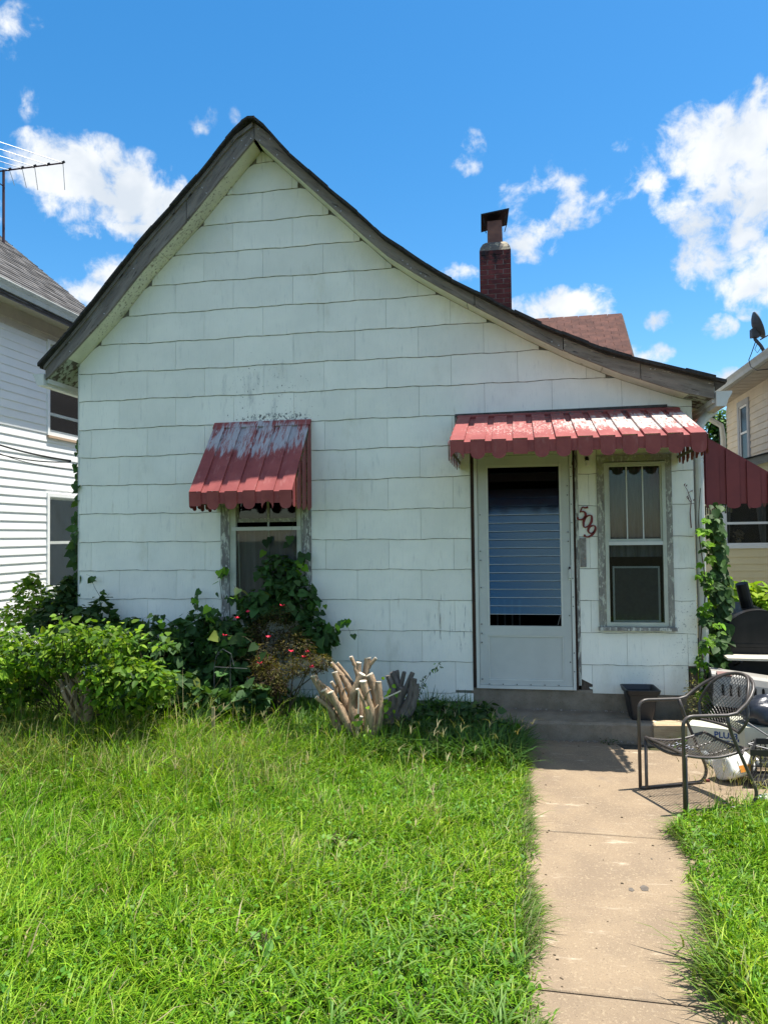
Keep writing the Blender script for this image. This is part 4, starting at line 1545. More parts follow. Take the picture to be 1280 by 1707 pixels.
# ------------------------------------------------------------------ beige and yellow house on the right
rh = thing('beige_house', 'beige and yellow sided house with low addition beyond the right corner', 'house', (6.5, 8, 0))
HX = 4.33
HYB = 9.65
HYA = 1.5
cz = PX(1212, 672, HX).z + .0
c1 = PX(1209, 640, HX - .45)
GZ = c1.z
sof_z = GZ - .16
m = MB()
m.box(HX, HX + .15, HYA, HYB, 0, sof_z + .05)
m.box(HX + .152, HX + 6, HYB - .15, HYB, 0, sof_z + .05)
m.build('wall', M['beige'], rh)
uw = (PX(1250, 700, HX).y + .06, PX(1238, 700, HX).y + .12, PX(1240, 768, HX).z, sof_z - .18)
uw = (min(uw[:2]), max(uw[:2]), uw[2], uw[3])
LAP2 = .125
z = PX(1240, 775, HX).z - .35
while z < sof_z - .05:
    zt = min(z + LAP2, sof_z)
    spans = [(HYA, HYB)]
    if uw[2] - .08 < z + LAP2 * .5 < uw[3] + .10:
        spans = [(HYA, uw[0] - .10), (uw[1] + .10, HYB)]
    for a, c in spans:
        m = MB()
        m.prism([(HX - .020, a, z), (HX - .020, a, z + .010), (HX - .006, a, zt + .010), (HX + .004, a, zt + .010), (HX + .004, a, z)], (0, c - a, 0))
        m.build('siding_board', M['beige'], rh)
    z += LAP2
mm = MB()
t = .10
for (a, c, p, q) in [(uw[0] - t, uw[0], uw[2] - .06, uw[3] + t), (uw[1], uw[1] + t, uw[2] - .06, uw[3] + t), (uw[0], uw[1], uw[2] - .06, uw[2]), (uw[0], uw[1], uw[3], uw[3] + t)]:
    mm.box(HX - .045, HX + .01, a + .0005, c - .0005, p + .0005, q - .0005)
wo = mm.build('window', mat('grey_white_trim', (.50, .52, .55), (.44, .45, .48), 5, rough=.6), rh)
zmid = uw[2] + (uw[3] - uw[2]) * .50
mm = MB()
for (a, c, p, q) in [(uw[0], uw[0] + .04, uw[2], uw[3]), (uw[1] - .04, uw[1], uw[2], uw[3]), (uw[0] + .04, uw[1] - .04, zmid - .02, zmid + .02), (uw[0] + .04, uw[1] - .04, uw[3] - .04, uw[3]), (uw[0] + .04, uw[1] - .04, uw[2], uw[2] + .03)]:
    mm.box(HX - .025, HX - .002, a + .0005, c - .0005, p + .0005, q - .0005)
mm.build('sash', M['vinyl'], wo)
mm = MB()
mm.box(HX - .012, HX - .008, uw[0] + .04, uw[1] - .04, uw[2] + .03, uw[3] - .04)
mm.build('pane', mat('dark_glass', (.012, .016, .024), None, rough=.25, spec=.12), wo)
# eave: soffit panels, gutter, roof
m = MB()
m.box(HX - .44, HX + .1, HYA, HYB + .3, sof_z + .052, sof_z + .07)
yy = HYA
while yy < HYB + .3:
    m.box(HX - .44, HX - .021, yy, yy + .012, sof_z + .046, sof_z + .0515)
    yy += .30
m.build('soffit', M['taupe'], rh)
m = MB()
m.box(HX - .46, HX - .442, HYA, HYB + .3, sof_z + .03, GZ - .005)
m.build('fascia', mat('grey_fascia', (.45, .42, .39), None, rough=.6), rh)
o = gutter(HX - .462, GZ, -1, HYA, HYB + .3, rh, w=.12, h=.12)
m = MB()
m.prism([(HX - .50, HYA, GZ - .005), (HX - .50, HYB + .35, GZ - .005), (HX + 3.2, HYB + .35, GZ + 2.2), (HX + 3.2, HYA, GZ + 2.2)], (0, 0, .04))
m.build('roof', M['roofgrey'], rh)
m = MB()
zc0 = sof_z + .03
m.tube([(HX - .50, HYB + .10, GZ - .10), (HX - .48, HYB + .10, GZ - .28), (HX - .10, HYB + .05, GZ - .55), (HX - .07, HYB + .05, GZ - .8), (HX - .07, HYB + .05, .2)], .055, 8)
m.build('downspout', M['gutter'], rh)
# one-storey addition with a raked roof edge
AY = 6.2
e1, e0 = PY(1280, 770, AY), PY(1235, 782, AY)
sl2 = (e1.z - e0.z) / (e1.x - e0.x)
ax0, ax1 = 2.75, HX - .022
topz = lambda x: e1.z + sl2 * (x - e1.x)
m = MB()
ywx0, ywx1 = PY(1208, 880, AY).x, PY(1208, 880, AY).x + 1.15
ywz0, ywz1 = PY(1240, 908, AY).z, PY(1240, 800, AY).z + .02
def part_wall(xa, xc, z0, z1=None):
    m.prism([(xa, AY, z0), (xc, AY, z0), (xc, AY, topz(xc) if z1 is None else z1), (xa, AY, topz(xa) if z1 is None else z1)], (0, .12, 0))
part_wall(ax0, ywx0, 0)
part_wall(ywx0, ywx1, 0, ywz0)
m.box(ywx1, HX + 1.4, AY, AY + .12, 0, topz(ywx1) - .02)
m.prism([(ywx0, AY, ywz1), (ywx1, AY, ywz1), (ywx1, AY, topz(ywx1)), (ywx0, AY, topz(ywx0))], (0, .12, 0))
m.box(ax0, ax0 + .12, AY + .121, AY + 2.6, 0, topz(ax0) - .05)
m.build('addition_wall', M['yellow'], rh)
z = .3
LAP3 = .1125
while z < 3.2:
    zt = z + LAP3
    xa = ax0
    if topz(ax0) < zt:
        xa = ax0 + (zt - topz(ax0)) / sl2
    spans = [(xa, HX + 1.4)]
    if ywz0 - .05 < z + LAP3 / 2 < ywz1 + .06:
        spans = [(xa, ywx0 - .065), (max(xa, ywx1 + .065), HX + 1.4)]
    for a, c in spans:
        if c - a < .05 or (a > HX):
            continue
        m = MB()
        m.prism([(a, AY - .018, z), (a, AY - .018, z + .010), (a, AY - .005, zt + .010), (a, AY + .004, zt + .010), (a, AY + .004, z)], (c - a, 0, 0))
        m.build('siding_board', M['yellow'], rh)
    z += LAP3
m = MB()
m.prism([(ax0 - .2, AY - .10, topz(ax0 - .2) + .13), (HX + 1.4, AY - .10, topz(HX + 1.4) + .13), (HX + 1.4, AY - .10, topz(HX + 1.4)), (ax0 - .2, AY - .10, topz(ax0 - .2))], (0, .08, 0))
m.build('rake_board', M['greyplastic'], rh)
m = MB()
m.prism([(ax0 - .25, AY - .13, topz(ax0 - .25) + .132), (HX + 1.4, AY - .13, topz(HX + 1.4) + .132), (HX + 1.4, AY - .13, topz(HX + 1.4) + .16), (ax0 - .25, AY - .13, topz(ax0 - .25) + .16)], (0, 2.8, 0))
m.build('addition_roof', M['asphalt_dark'], rh)
mm = MB()
t = .06
for (a, c, p, q) in [(ywx0 - t, ywx0, ywz0 - t, ywz1 + t), (ywx1, ywx1 + t, ywz0 - t, ywz1 + t), (ywx0, ywx1, ywz0 - t, ywz0), (ywx0, ywx1, ywz1, ywz1 + t)]:
    mm.box(a + .0005, c - .0005, AY - .035, AY + .02, p + .0005, q - .0005)
wo = mm.build('window', M['vinyl'], rh)
zmid = PY(1240, 872, AY).z
mm = MB()
s = .028
for (a, c, p, q) in [(ywx0, ywx0 + s, ywz0, ywz1), (ywx1 - s, ywx1, ywz0, ywz1), (ywx0 + s, ywx1 - s, ywz0, ywz0 + s), (ywx0 + s, ywx1 - s, ywz1 - s, ywz1), (ywx0 + s, ywx1 - s, zmid - .02, zmid + .02)]:
    mm.box(a + .0005, c - .0005, AY - .022, AY + .01, p + .0005, q - .0005)
mm.build('sash', M['vinyl'], wo)
mm = MB()
mm.box(ywx0 + s, ywx1 - s, AY - .006, AY - .002, ywz0 + s, ywz1 - s)
mm.build('pane', M['pane'], wo)
mm = MB()
mm.poly([(ywx0 - .2, AY + .75, ywz0 - .2), (ywx1 + .2, AY + .75, ywz0 - .2), (ywx1 + .2, AY + .75, ywz1 + .2), (ywx0 - .2, AY + .75, ywz1 + .2)])
mm.build('dark_room', M['dark'], wo)
for (xa, xc, fl) in [(ywx0 + .01, ywx0 + .15, 1), (ywx0 + .46, ywx0 + .64, -1)]:
    mm = MB()
    rows = []
    for zz in np.linspace(ywz0, ywz1, 7):
        tt = (zz - ywz0) / (ywz1 - ywz0)
        w = (.45 + .55 * tt)
        a, c = (xa, xa + (xc - xa) * w) if fl > 0 else (xc - (xc - xa) * w, xc)
        rows.append([(x, AY + .06 + .012 * math.sin(x * 80), zz) for x in np.linspace(a, c, 14)])
    mm.grid(rows)
    mm.build('curtain', M['curtain'], wo, smooth=True)
mm = MB()
bx = ywx0 + .24
for i in range(60):
    a = random.uniform(0, 6.28)
    r = random.uniform(0, .09)
    x, z = bx + r * math.cos(a), ywz0 + .16 + r * .9 * math.sin(a)
    s = .02
    mm.prism([(x - s, AY + .1 + random.uniform(0, .05), z), (x + s, AY + .1, z - s * .5), (x, AY + .12, z + s)], (0, .004, 0))
mm.box(bx - .035, bx + .035, AY + .1, AY + .16, ywz0 + .02, ywz0 + .08)
mm.build('dried_bouquet', mat('dried_flowers', (.30, .22, .12), (.18, .13, .08), 40, rough=.9), wo)

# satellite dish on its eave
Yd = PX(1265, 590, HX - .5).y
dp = PX(1271, 588, HX - .45)
dish = thing('satellite_dish', 'grey satellite dish on a bent arm at the gutter edge', 'satellite dish', tuple(dp))
m = MB()
cpx = lambda x, y, yy=0: PY(x, y, dp.y + yy)
m.tube([cpx(1276, 590), cpx(1268, 576), cpx(1259, 566), cpx(1256, 556), cpx(1256, 550)], .026, 8)
m.build('arm', M['dish'], dish, smooth=True)
m = MB()
c = cpx(1257, 557)
m.box(c.x - .05, c.x + .07, c.y - .06, c.y + .06, c.z - .05, c.z + .08)
m.build('bracket', M['dish'], dish)
ax = Vector((.93, -.10, .34)).normalized()   # dish looks up to the right, seen edge on
cc = cpx(1261, 543)
t1 = Vector((0, 1, 0)).cross(ax).normalized()
t2 = ax.cross(t1)
m = MB()
R = (cpx(1248, 521) - cpx(1269, 563)).length / 2
front, back = [], []
for r in (0.02, .35, .65, .88, 1.0):
    front.append([cc + t1 * (R * r * math.cos(a)) + t2 * (R * .92 * r * math.sin(a)) + ax * (.09 * r * r - .05) for a in np.linspace(0, 2 * math.pi, 28, endpoint=False)])
m.grid(front, closed=True)
m.grid([[p - ax * .012 for p in q] for q in reversed(front)], closed=True)
m.grid([[p - ax * .012 for p in front[-1]], front[-1]], closed=True)
m.build('reflector', M['dish'], dish, smooth=True)
m = MB()
m.tube([cpx(1267, 566), cpx(1290, 553)], .010, 6)
m.build('feed_arm', M['dish'], dish)
m = MB()
m.tube([cpx(1262, 573), cpx(1258, 582), cpx(1262, 588), cpx(1268, 580)], .005, 5)
m.tube([cpx(1259, 570), cpx(1252, 590), cpx(1248, 600, -.1), cpx(1251, 611, -.3), cpx(1262, 617, -.5), cpx(1290, 614, -.6)], .007, 5)
m.build('coax', M['cable'], dish)


# ------------------------------------------------------------------ patio chair
chair = thing('patio_chair', 'bronze metal mesh patio armchair standing on the concrete walk', 'chair', (.783, -1.523, .028))
CF, E1, E2, CW = Vector((.780, -1.555, .028)), Vector((.928, .372, 0)), Vector((.40, -.916, 0)), .475


def C(u, v, z):
    return CF + E1 * u + E2 * v + Vector((0, 0, z))


def smooth_path(pts, q=.05, n=6):
    P = [Vector(p) for p in pts]
    out = [P[0]]
    for i in range(1, len(P) - 1):
        a, c = P[i - 1] - P[i], P[i + 1] - P[i]
        k = min(q, a.length * .48, c.length * .48)
        s, e = P[i] + a.normalized() * k, P[i] + c.normalized() * k
        for t in np.linspace(0, 1, n):
            out.append(s.lerp(P[i], t).lerp(P[i].lerp(e, t), t))
    out.append(P[-1])
    return out


TR = .0115
hoop = [C(0, 0, .01), C(0, 0, .585), C(.30, -.005, .575)]
top = []
for t in np.linspace(0, math.pi, 15):
    s = math.sin(t)
    top.append(C(.36 + .24 * s ** .8, CW / 2 - (CW / 2 + .012) * math.cos(t), .585 + .185 * s ** .85))
hoop += top + [C(.30, CW + .005, .575), C(0, CW, .585), C(0, CW, .01)]
m = MB()
m.tube(smooth_path(hoop[:3], .07) + top + smooth_path(hoop[-3:], .07), TR, 8)
m.build('arm_hoop', M['rustmetal'], chair, smooth=True)
for v, sg in ((0.0, 1), (CW, -1)):
    o_ = .026 * sg
    m = MB()
    m.tube(smooth_path([C(.03, v + o_, .345), C(.03, v + o_, .012), C(0.0, v, .012)], .02), TR * .95, 8)
    m.build('leg', M['rustmetal'], chair, smooth=True)
    m = MB()
    m.tube(smooth_path([C(.30, v, .575), C(.335, v + o_ * .4, .46), C(.50, v, .09), C(.47, v, .012), C(.01, v + o_ * .5, .012)], .06), TR * .95, 8)
    m.build('leg', M['rustmetal'], chair, smooth=True)


def seat_s(s, t):
    return C(.025 + .44 * s, .03 + (CW - .06) * t, .342 - .055 * math.sin(math.pi * s) ** 1.0 * .6 - .03 * math.sin(math.pi * t) * (1 - .5 * s) + .01 * s)


def back_s(s, t):
    w = .36 + .08 * math.sin(math.pi * min(1, s * 1.05))
    a = (t - .5) * 2
    top_ = math.sqrt(max(0.0, 1 - abs(a) ** 2.4 * .85))
    z = .445 + (.112 + .215 * top_) * s
    return C(.465 + .13 * s - .10 * a * a * (.4 + .8 * s), CW / 2 + a * w / 2 * (1.0 + .10 * s), z)


def rim(S, n=16):
    r = [S(0, t) for t in np.linspace(0, 1, n)] + [S(s, 1) for s in np.linspace(0, 1, n)[1:]] + [S(1, t) for t in np.linspace(1, 0, n)[1:]] + [S(s, 0) for s in np.linspace(1, 0, n)[1:]]
    return r


def lattice(S, n, slope_, name, parent, nseg=22, r=.0024):
    mm = MB()
    for sg in (1, -1):
        for i in range(-int(n * slope_) - 1, n + int(n * slope_) + 2):
            t0 = i / n
            P = []
            for q in np.linspace(0, 1, nseg):
                t = t0 + sg * slope_ * q
                if 0 <= t <= 1:
                    P.append(S(q, t))
            if len(P) > 1:
                mm.tube(P, r, 4, cap=False, flat=(1.0, .7))
    return tag(mm.build(name, M['rustmetal'], parent), kind='stuff')


for S, nm, n, sl_ in ((seat_s, 'seat', 19, .75), (back_s, 'backrest', 17, .62)):
    m = MB()
    m.tube(rim(S), TR * .8, 8, cap=False)
    sr = m.build(nm, M['rustmetal'], chair, smooth=True)
    lattice(S, n, sl_, 'mesh', sr)
m = MB()
for t in (.3, .7):
    m.tube([seat_s(s, t) - Vector((0, 0, .006)) for s in np.linspace(0, 1, 10)], .005, 6)
m.tube([C(.03, .026, .345), C(.03, CW - .026, .345)], TR * .9, 8)
m.tube([C(.40, .0, .33), C(.45, .04, .355)], .007, 6)
m.tube([C(.40, CW, .33), C(.45, CW - .04, .355)], .007, 6)
m.build('seat_brace', M['rustmetal'], chair)
m = MB()
for i in range(26):
    s, t = random.uniform(.1, .55), random.uniform(.1, .45)
    p = seat_s(s, t) + Vector((0, 0, .004))
    r = random.uniform(.004, .012)
    m.prism([p + Vector((-r, 0, 0)), p + Vector((r, r * .4, .002)), p + Vector((r * .3, r, .003))], (0, 0, .002))
tag(m.build('dry_bits', mat('pale_leaf_bits', (.33, .35, .40), (.25, .26, .3), 50, rough=.8), chair), kind='stuff')

# ------------------------------------------------------------------ planter on the step
pc = PY(1068, 1198, -.22)
pl = thing('planter_pot', 'empty square black plastic planter standing on the front step', 'planter', (pc.x, -.22, .183))


def sq(c, h, z, rr=.02, rot=.06, n=5):
    out = []
    for k in range(4):
        for t in np.linspace(0, math.pi / 2, n):
            a = k * math.pi / 2 + t
            cx, cy = [(1, 1), (-1, 1), (-1, -1), (1, -1)][k]
            x, y = cx * (h - rr) + rr * math.cos(a), cy * (h - rr) + rr * math.sin(a)
            out.append((c[0] + x * math.cos(rot) - y * math.sin(rot), c[1] + x * math.sin(rot) + y * math.cos(rot), z))
    return out


c = (pc.x, -.215)
m = MB()
m.grid([sq(c, .085, .183), sq(c, .118, .39), sq(c, .122, .392), sq(c, .130, .395), sq(c, .140, .432), sq(c, .137, .436), sq(c, .128, .434), sq(c, .110, .40), sq(c, .085, .22)], closed=True)
m.poly(list(reversed(sq(c, .085, .183))))
m.build('pot', M['plasticblack'], pl)
m = MB()
m.poly(sq(c, .090, .25))
m.build('potting_soil', M['dirt'], pl)

# ------------------------------------------------------------------ plank at the end of the step
pk = thing('wooden_plank', 'sunbleached tan plank lying at the right end of the front step', 'plank', (1.22, -.38, 0))
m = MB()
a, b_ = PY(1089, 1203, -.43), PY(1158, 1202, -.40)
m.prism([(a.x, -.44, .03), (b_.x + .02, -.41, .03), (b_.x + .02, -.41, .176), (a.x, -.44, .174)], (.0, .16, .006))
m.build('plank', M['plank'], pk)

# ------------------------------------------------------------------ barrel smoker grill
gr = thing('smoker_grill', 'black barrel smoker grill with pale wooden front shelf and bent stack', 'grill', (2.0, .45, 0))
nc_ = PY(1266, 1079, .12)
fc_ = PY(1231, 1060, .85)
fc_.z = nc_.z + .01
axg = (fc_ - nc_)
GLn = axg.length
axg.normalize()
xg = axg.cross(Vector((0, 0, 1))).normalized()
zg = xg.cross(axg).normalized()
GR = .315


def ringg(d, r, a0=0, a1=2 * math.pi, n=36):
    return [nc_ + axg * d + xg * (r * math.cos(a)) + zg * (r * math.sin(a)) for a in np.linspace(a0, a1, n)]


def half(a0, a1, name, rr):
    mm = MB()
    R0 = ringg(0, rr, a0, a1, 24)
    R1 = ringg(GLn, rr, a0, a1, 24)
    mm.grid([R0, R1])
    rin = ringg(.0, rr - .012, a0, a1, 24)
    mm.grid([[p - axg * .014 for p in ringg(0, rr + .004, a0, a1, 24)], R0])
    mm.poly([p - axg * .012 for p in R0])
    mm.poly(list(reversed([p + axg * .002 for p in R1])))
    return mm.build(name, M['blackmetal'], gr, smooth=False)


lid = half(.03, math.pi - .03, 'lid', GR)
half(math.pi + .01, 2 * math.pi - .01, 'barrel', GR - .008)
m = MB()
m.grid([[nc_ - axg * .018 + xg * (GR * .985 * s), nc_ - axg * .018 + xg * (GR * .985 * s) + zg * .028] for s in (-1, 1)])
m.build('lid_lip', M['blackmetal'], gr)
m = MB()
base = nc_ + axg * (GLn * .38) + zg * (GR * .93) - xg * .02
m.tube([base, base + Vector((-.030, -.03, .105)), base + Vector((-.062, -.05, .235))], .052, 14)
m.build('stack', M['blackmetal'], gr, smooth=False)
for d in (.08, GLn - .08):
    for s in (-1, 1):
        m = MB()
        p = nc_ + axg * d + xg * (s * GR * .62) - zg * (GR * .72)
        m.tube([p, (p.x + s * .03, p.y, 0)], .018, 8)
        m.build('leg', M['blackmetal'], gr)
for k in range(3):
    m = MB()
    o0 = nc_ - axg * (.03 + .075 * (k + 1)) - xg * (.31) - zg * .075
    m.obox(o0, xg * .86, axg * .070, Vector((0, 0, .018)))
    m.build('shelf_slat', M['shelfwood'], gr)
m = MB()
for s in (-.2, .2):
    m.tube([nc_ + xg * s - axg * .01 - zg * .16, nc_ + xg * s - axg * .24 - zg * .085], .009, 6)
m.build('shelf_bracket', M['blackmetal'], gr)
# ------------------------------------------------------------------ clutter beside the chair


def crate(label, o, ux, uy, h, group='milk crates in the clutter by the chair'):
    t = thing('milk_crate', label, 'crate', tuple(o), group)
    ux, uy = Vector(ux), Vector(uy)
    Z = Vector((0, 0, 1))
    o = Vector(o)
    for (p, a) in ((o, ux), (o + uy, ux), (o, uy), (o + ux, uy)):
        mm = MB()
        n2 = (uy if a is ux else ux).normalized() * .006
        L = a.length
        au = a.normalized()
        mm.obox(p, a, Z * .022, n2)
        mm.obox(p + Z * (h - .035), a, Z * .035, n2)
        for i in range(int(L / .030) + 1):
            q = p + au * min(i * .030, L - .006)
            mm.obox(q + Z * .0222, au * .006, Z * (h - .0575), n2)
        for j in range(1, int(h / .035)):
            mm.obox(p + Z * (j * .035) - n2 * .1, a, Z * .006, n2 * 1.2)
        mm.build('side', M['cratepl'], t)
    mm = MB()
    mm.prism([o + Z * .004, o + ux + Z * .004, o + ux + uy + Z * .004, o + uy + Z * .004], (0, 0, .006))
    mm.build('base', M['cratepl'], t)
    return t


c0 = PZ(1252, 1314, .028)
crate('black plastic milk crate on the concrete right of the white jug', (c0.x, c0.y, .028), (.32, .02, 0), (.12, .30, 0), .25)
crate('black plastic milk crate at the back under the grey pet carrier', (1.60, -.52, .0), (.34, .02, 0), (-.02, .34, 0), .29)

# carton with printed word
ct = thing('detergent_carton', 'pale printed carton reading PLUS3 behind the patio chair', 'carton', (1.4, -1.0, 0))
rb = PZ(1243, 1270, .028)
ud = Vector((-.93, .34, 0)).normalized()
bd = Vector((.34, .93, 0)).normalized()
Hc = .215
m = MB()
m.obox(rb, ud * .40, Vector((0, 0, Hc)), bd * .20)
m.build('box', M['carton'], ct)
m = MB()
m.obox(rb + Vector((0, 0, Hc + .001)) + ud * .01, ud * .38, bd * .19, Vector((0, 0, .006)))
m.build('flap', M['carton'], ct)


def text_mesh(s, size, mtx, material, parent, name, extrude=.0015, bold=.006):
    cu = bpy.data.curves.new(name + '_curve', 'FONT')
    cu.body = s
    cu.size = size
    cu.extrude = extrude
    cu.offset = bold * size
    cu.resolution_u = 3
    tmp = bpy.data.objects.new(name + '_tmp', cu)
    COL.objects.link(tmp)
    dg = bpy.context.evaluated_depsgraph_get()
    me = bpy.data.meshes.new_from_object(tmp.evaluated_get(dg))
    bpy.data.objects.remove(tmp)
    me.transform(mtx)
    me.materials.clear()
    me.materials.append(material)
    return link(name, me, parent)


nrmf = -bd
tc0 = PY(1192, 1245, -1.05)
# start of the word on the front face of the carton
d0 = ray(1190, 1229)
tt = (rb - CAM).dot(bd) / d0.dot(bd)
p0 = CAM + d0 * tt - bd * .002
xa, za = -ud, Vector((0, 0, 1))
mt = Matrix(((xa.x, za.x, nrmf.x, p0.x), (xa.y, za.y, nrmf.y, p0.y), (xa.z, za.z, nrmf.z, p0.z), (0, 0, 0, 1)))
text_mesh('PLUS3', .062, mt, M['blueprint'], ct, 'lettering', bold=.022)
m = MB()
q = p0 - ud * .005 - Vector((0, 0, .022))
m.obox(q + xa * .06, xa * .09, Vector((0, 0, .006)), nrmf * .001)
q = p0 + xa * .165 - Vector((0, 0, .075))
for (dx, dz, w, h) in [(0, 0, .045, .03), (.008, .03, .035, .03), (.022, .06, .014, .03), (-.004, .058, .01, .02)]:
    m.obox(q + xa * dx + Vector((0, 0, dz)), xa * w, Vector((0, 0, h)), nrmf * .001)
m.build('print', M['blueprint'], ct)

cb = thing('storage_box', 'scuffed pale cardboard box under the dark vinyl bundle', 'box', (1.65, -.95, 0))
rb2 = PY(1247, 1252, -.92)
m = MB()
m.obox(Vector((rb2.x - .02, -.92, .0)), Vector((.42, .05, 0)), Vector((0, 0, .30)), Vector((-.04, .34, 0)))
m.build('box', M['carton'], cb)
m = MB()
q = Vector((rb2.x + .06, -.9155, .14))
for a in np.linspace(0, math.pi, 12)[:-1]:
    m.obox(q + Vector((.06 * math.cos(a), .0071 * math.cos(a) - .003, .07 * math.sin(a))), Vector((.008, .001, 0)), Vector((0, 0, .012)), Vector((0, -.001, 0)))
m.box(q.x - .02, q.x + .09, -.925, -.918, q.z - .045, q.z - .03)
m.build('print', M['blackmetal'], cb)

bg = MB()
cbag = Vector((rb2.x + .24, -.78, .385))
rows = []
for i, ph in enumerate(np.linspace(-math.pi / 2, math.pi / 2, 14)):
    row = []
    for th in np.linspace(0, 2 * math.pi, 28, endpoint=False):
        k = 1 + .06 * math.sin(th * 5 + ph * 3) + .05 * math.sin(th * 9 - ph * 6) + .04 * math.sin(ph * 8 + th)
        row.append(cbag + Vector((.25 * math.cos(ph) * math.cos(th) * k, .17 * math.cos(ph) * math.sin(th) * k, max(-.085, .125 * math.sin(ph) * k))))
    rows.append(row)
bg.grid(rows, closed=True)
o = bg.build('vinyl_bundle', M['bag'], smooth=True)
tag(o, 'crumpled dark blue vinyl bundle lying on a cardboard box', 'bag')

# grey half of a pet carrier
pcar = thing('pet_carrier', 'warm grey slotted half shell of a pet carrier beside the grill', 'pet carrier', (1.8, -.25, .30))
O = Vector((PY(1188, 1150, -.36).x, -.36, .33))
UX, UY = Vector((.66, -.10, -.02)), Vector((.05, .36, .0))


def pcp(u, v, z):
    return O + UX * u + UY * v + Vector((0, 0, z))


m = MB()
ht = lambda u: .285 - .055 * u
segs = [(0, .10), (.12, .95), (1, .9)]
rows = []
prof = [(-.02, .0), (-.02, .025), (.03, .06), (.05, 1.0), (.16, 1.0)]
for u in np.linspace(0, 1.05, 9):
    h = ht(u) - .02
    rows.append([pcp(u, v0, .0 + (z0 * h if z0 > .1 else z0 * .8)) for v0, z0 in [(-.03, 0), (-.03, .10), (.02, .12), (.10, .72), (.16, .92), (.26, 1.0), (.74, 1.0), (.9, .9), (1.02, .10), (1.05, 0)]])
m.grid(rows)
m.poly(rows[0])
m.poly(list(reversed(rows[-1])))
m.build('shell', M['greyplastic'], pcar)
for i in range(9):  # vent slots on the front face
    u = .10 + i * .088
    h = ht(u)
    m = MB()
    a, c = pcp(u, .045, h * .30), pcp(u, .085, h * .58)
    du = UX * .026
    fn = Vector((.1, -1, .25)).normalized() * .010
    pts = [a + fn, a + du + fn, c + du + fn, c + du * .5 + Vector((0, .002, .014)) + fn, c + fn]
    m.prism(pts, -fn * .6)
    m.build('vent_slot', M['dark'], pcar)
m = MB()
a = pcp(-.012, .1, .02)
m.obox(pcp(-.01, .05, .03), UX * .02, UY * .75, Vector((0, 0, .20)))
m.build('door_end', M['blackmetal'], pcar)
m = MB()
m.obox(pcp(.06, .135, ht(.06) * .83), UX * .16, Vector((0, .03, .025)), Vector((0, -.012, .010)))
m.build('latch', M['redbrown'], pcar)

# white jug on its side
jug = thing('plastic_jug', 'white plastic jug with an orange label lying on its side', 'jug', (1.45, -1.35, .03))
jb = PY(1203, 1290, -1.34)
jb.z = .125
ja = Vector((.86, .50, .03)).normalized()
js = ja.cross(Vector((0, 0, 1))).normalized()
ju = js.cross(ja)
rt = .42
js2, ju2 = js * math.cos(rt) + ju * math.sin(rt), ju * math.cos(rt) - js * math.sin(rt)


def jsec(d, h, p=4.0, n=28):
    out = []
    for a in np.linspace(0, 2 * math.pi, n, endpoint=False):
        ca, sa = math.cos(a), math.sin(a)
        r = h / (abs(ca) ** p + abs(sa) ** p) ** (1 / p)
        out.append(jb + ja * d + js2 * (r * ca * 1.12) + ju2 * (r * sa))
    return out


m = MB()
S_ = [(-.004, .02, 4), (-.004, .066, 4), (.004, .076, 4.5), (.03, .082, 4.5), (.032, .080, 4.5), (.06, .082, 4.5), (.14, .082, 4.2), (.185, .079, 3.4), (.225, .060, 2.6), (.255, .034, 2.2), (.268, .022, 2), (.285, .022, 2), (.286, .026, 2), (.305, .026, 2), (.306, .004, 2)]
m.grid([jsec(d, h, p) for d, h, p in S_], closed=True)
m.poly(list(reversed(jsec(-.0041, .02, 4))))
m.build('body', M['jug'], jug, smooth=True)
m = MB()
for i in range(9):  # moulded ribs on the base
    t = -.062 + i * .0155
    m.obox(jb - ja * .0075 + js2 * t - ju2 * .062, js2 * .004, ju2 * .124, ja * .004)
m.build('base_rib', M['jug'], jug)
fo = -ju2 * .0835 + js2 * .0
m = MB()
m.obox(jb + ja * .035 - js2 * .060 - ju2 * .0845, ja * .13, js2 * .12, -ju2 * .0012)
m.build('label', M['orange'], jug)
m = MB()
m.obox(jb + ja * .06 + js2 * .0935 - ju2 * .055, ja * .10, ju2 * .045, js2 * .0012)
m.build('label', M['orange'], jug)

m = MB()
a, c = PZ(1174, 1260, .045), PZ(1203, 1281, .05)
m.tube([a, a.lerp(c, .96), c], .034, 14)
m.tube([a - (c - a) * .02, a + (c - a) * .05], .037, 14)
tag(m.build('plastic_tube', M['bluepipe'], smooth=False), 'pale blue plastic tube lying on the concrete behind the chair', 'tube')
m = MB()
a = PZ(1178, 1303, .03)
m.box(a.x - .018, a.x + .018, a.y - .012, a.y + .012, .029, .042)
tag(m.build('bottle_cap', M['redbrown']), 'small dark bottle cap left of the white jug', 'bottle cap')
bt = thing('clear_bottle', 'crushed clear plastic bottle lying at the grass edge', 'bottle', (1.5, -1.6, .03))
a, c = PZ(1253, 1336, .045), PZ(1300, 1330, .045)
dv = (c - a)
m = MB()
m.tube([a, a + dv * .06, a + dv * .12, a + dv * .25, a + dv * .4, a + dv * .7, a + dv], .03, 12, radii=[.014, .014, .018, .034, .030, .035, .033])
m.build('bottle', M['clearpl'], bt, smooth=True)
m = MB()
m.tube([a + dv * .35, a + dv * .65], .0345, 12, cap=False)
m.build('label', M['carton'], bt)
rk = thing('folded_rack', 'thin grey metal rods of a folded rack over the milk crate', 'rack', tuple(PY(1248, 1240, -1.1)))
for (p, q) in [((1247, 1241, -1.12), (1300, 1226, -1.0)), ((1247, 1241, -1.12), (1300, 1254, -1.2)), ((1238, 1200, -.95), (1300, 1240, -1.05))]:
    m = MB()
    m.tube([PY(*p), PY(*q)], .006, 6)
    m.build('rod', M['rod'], rk)

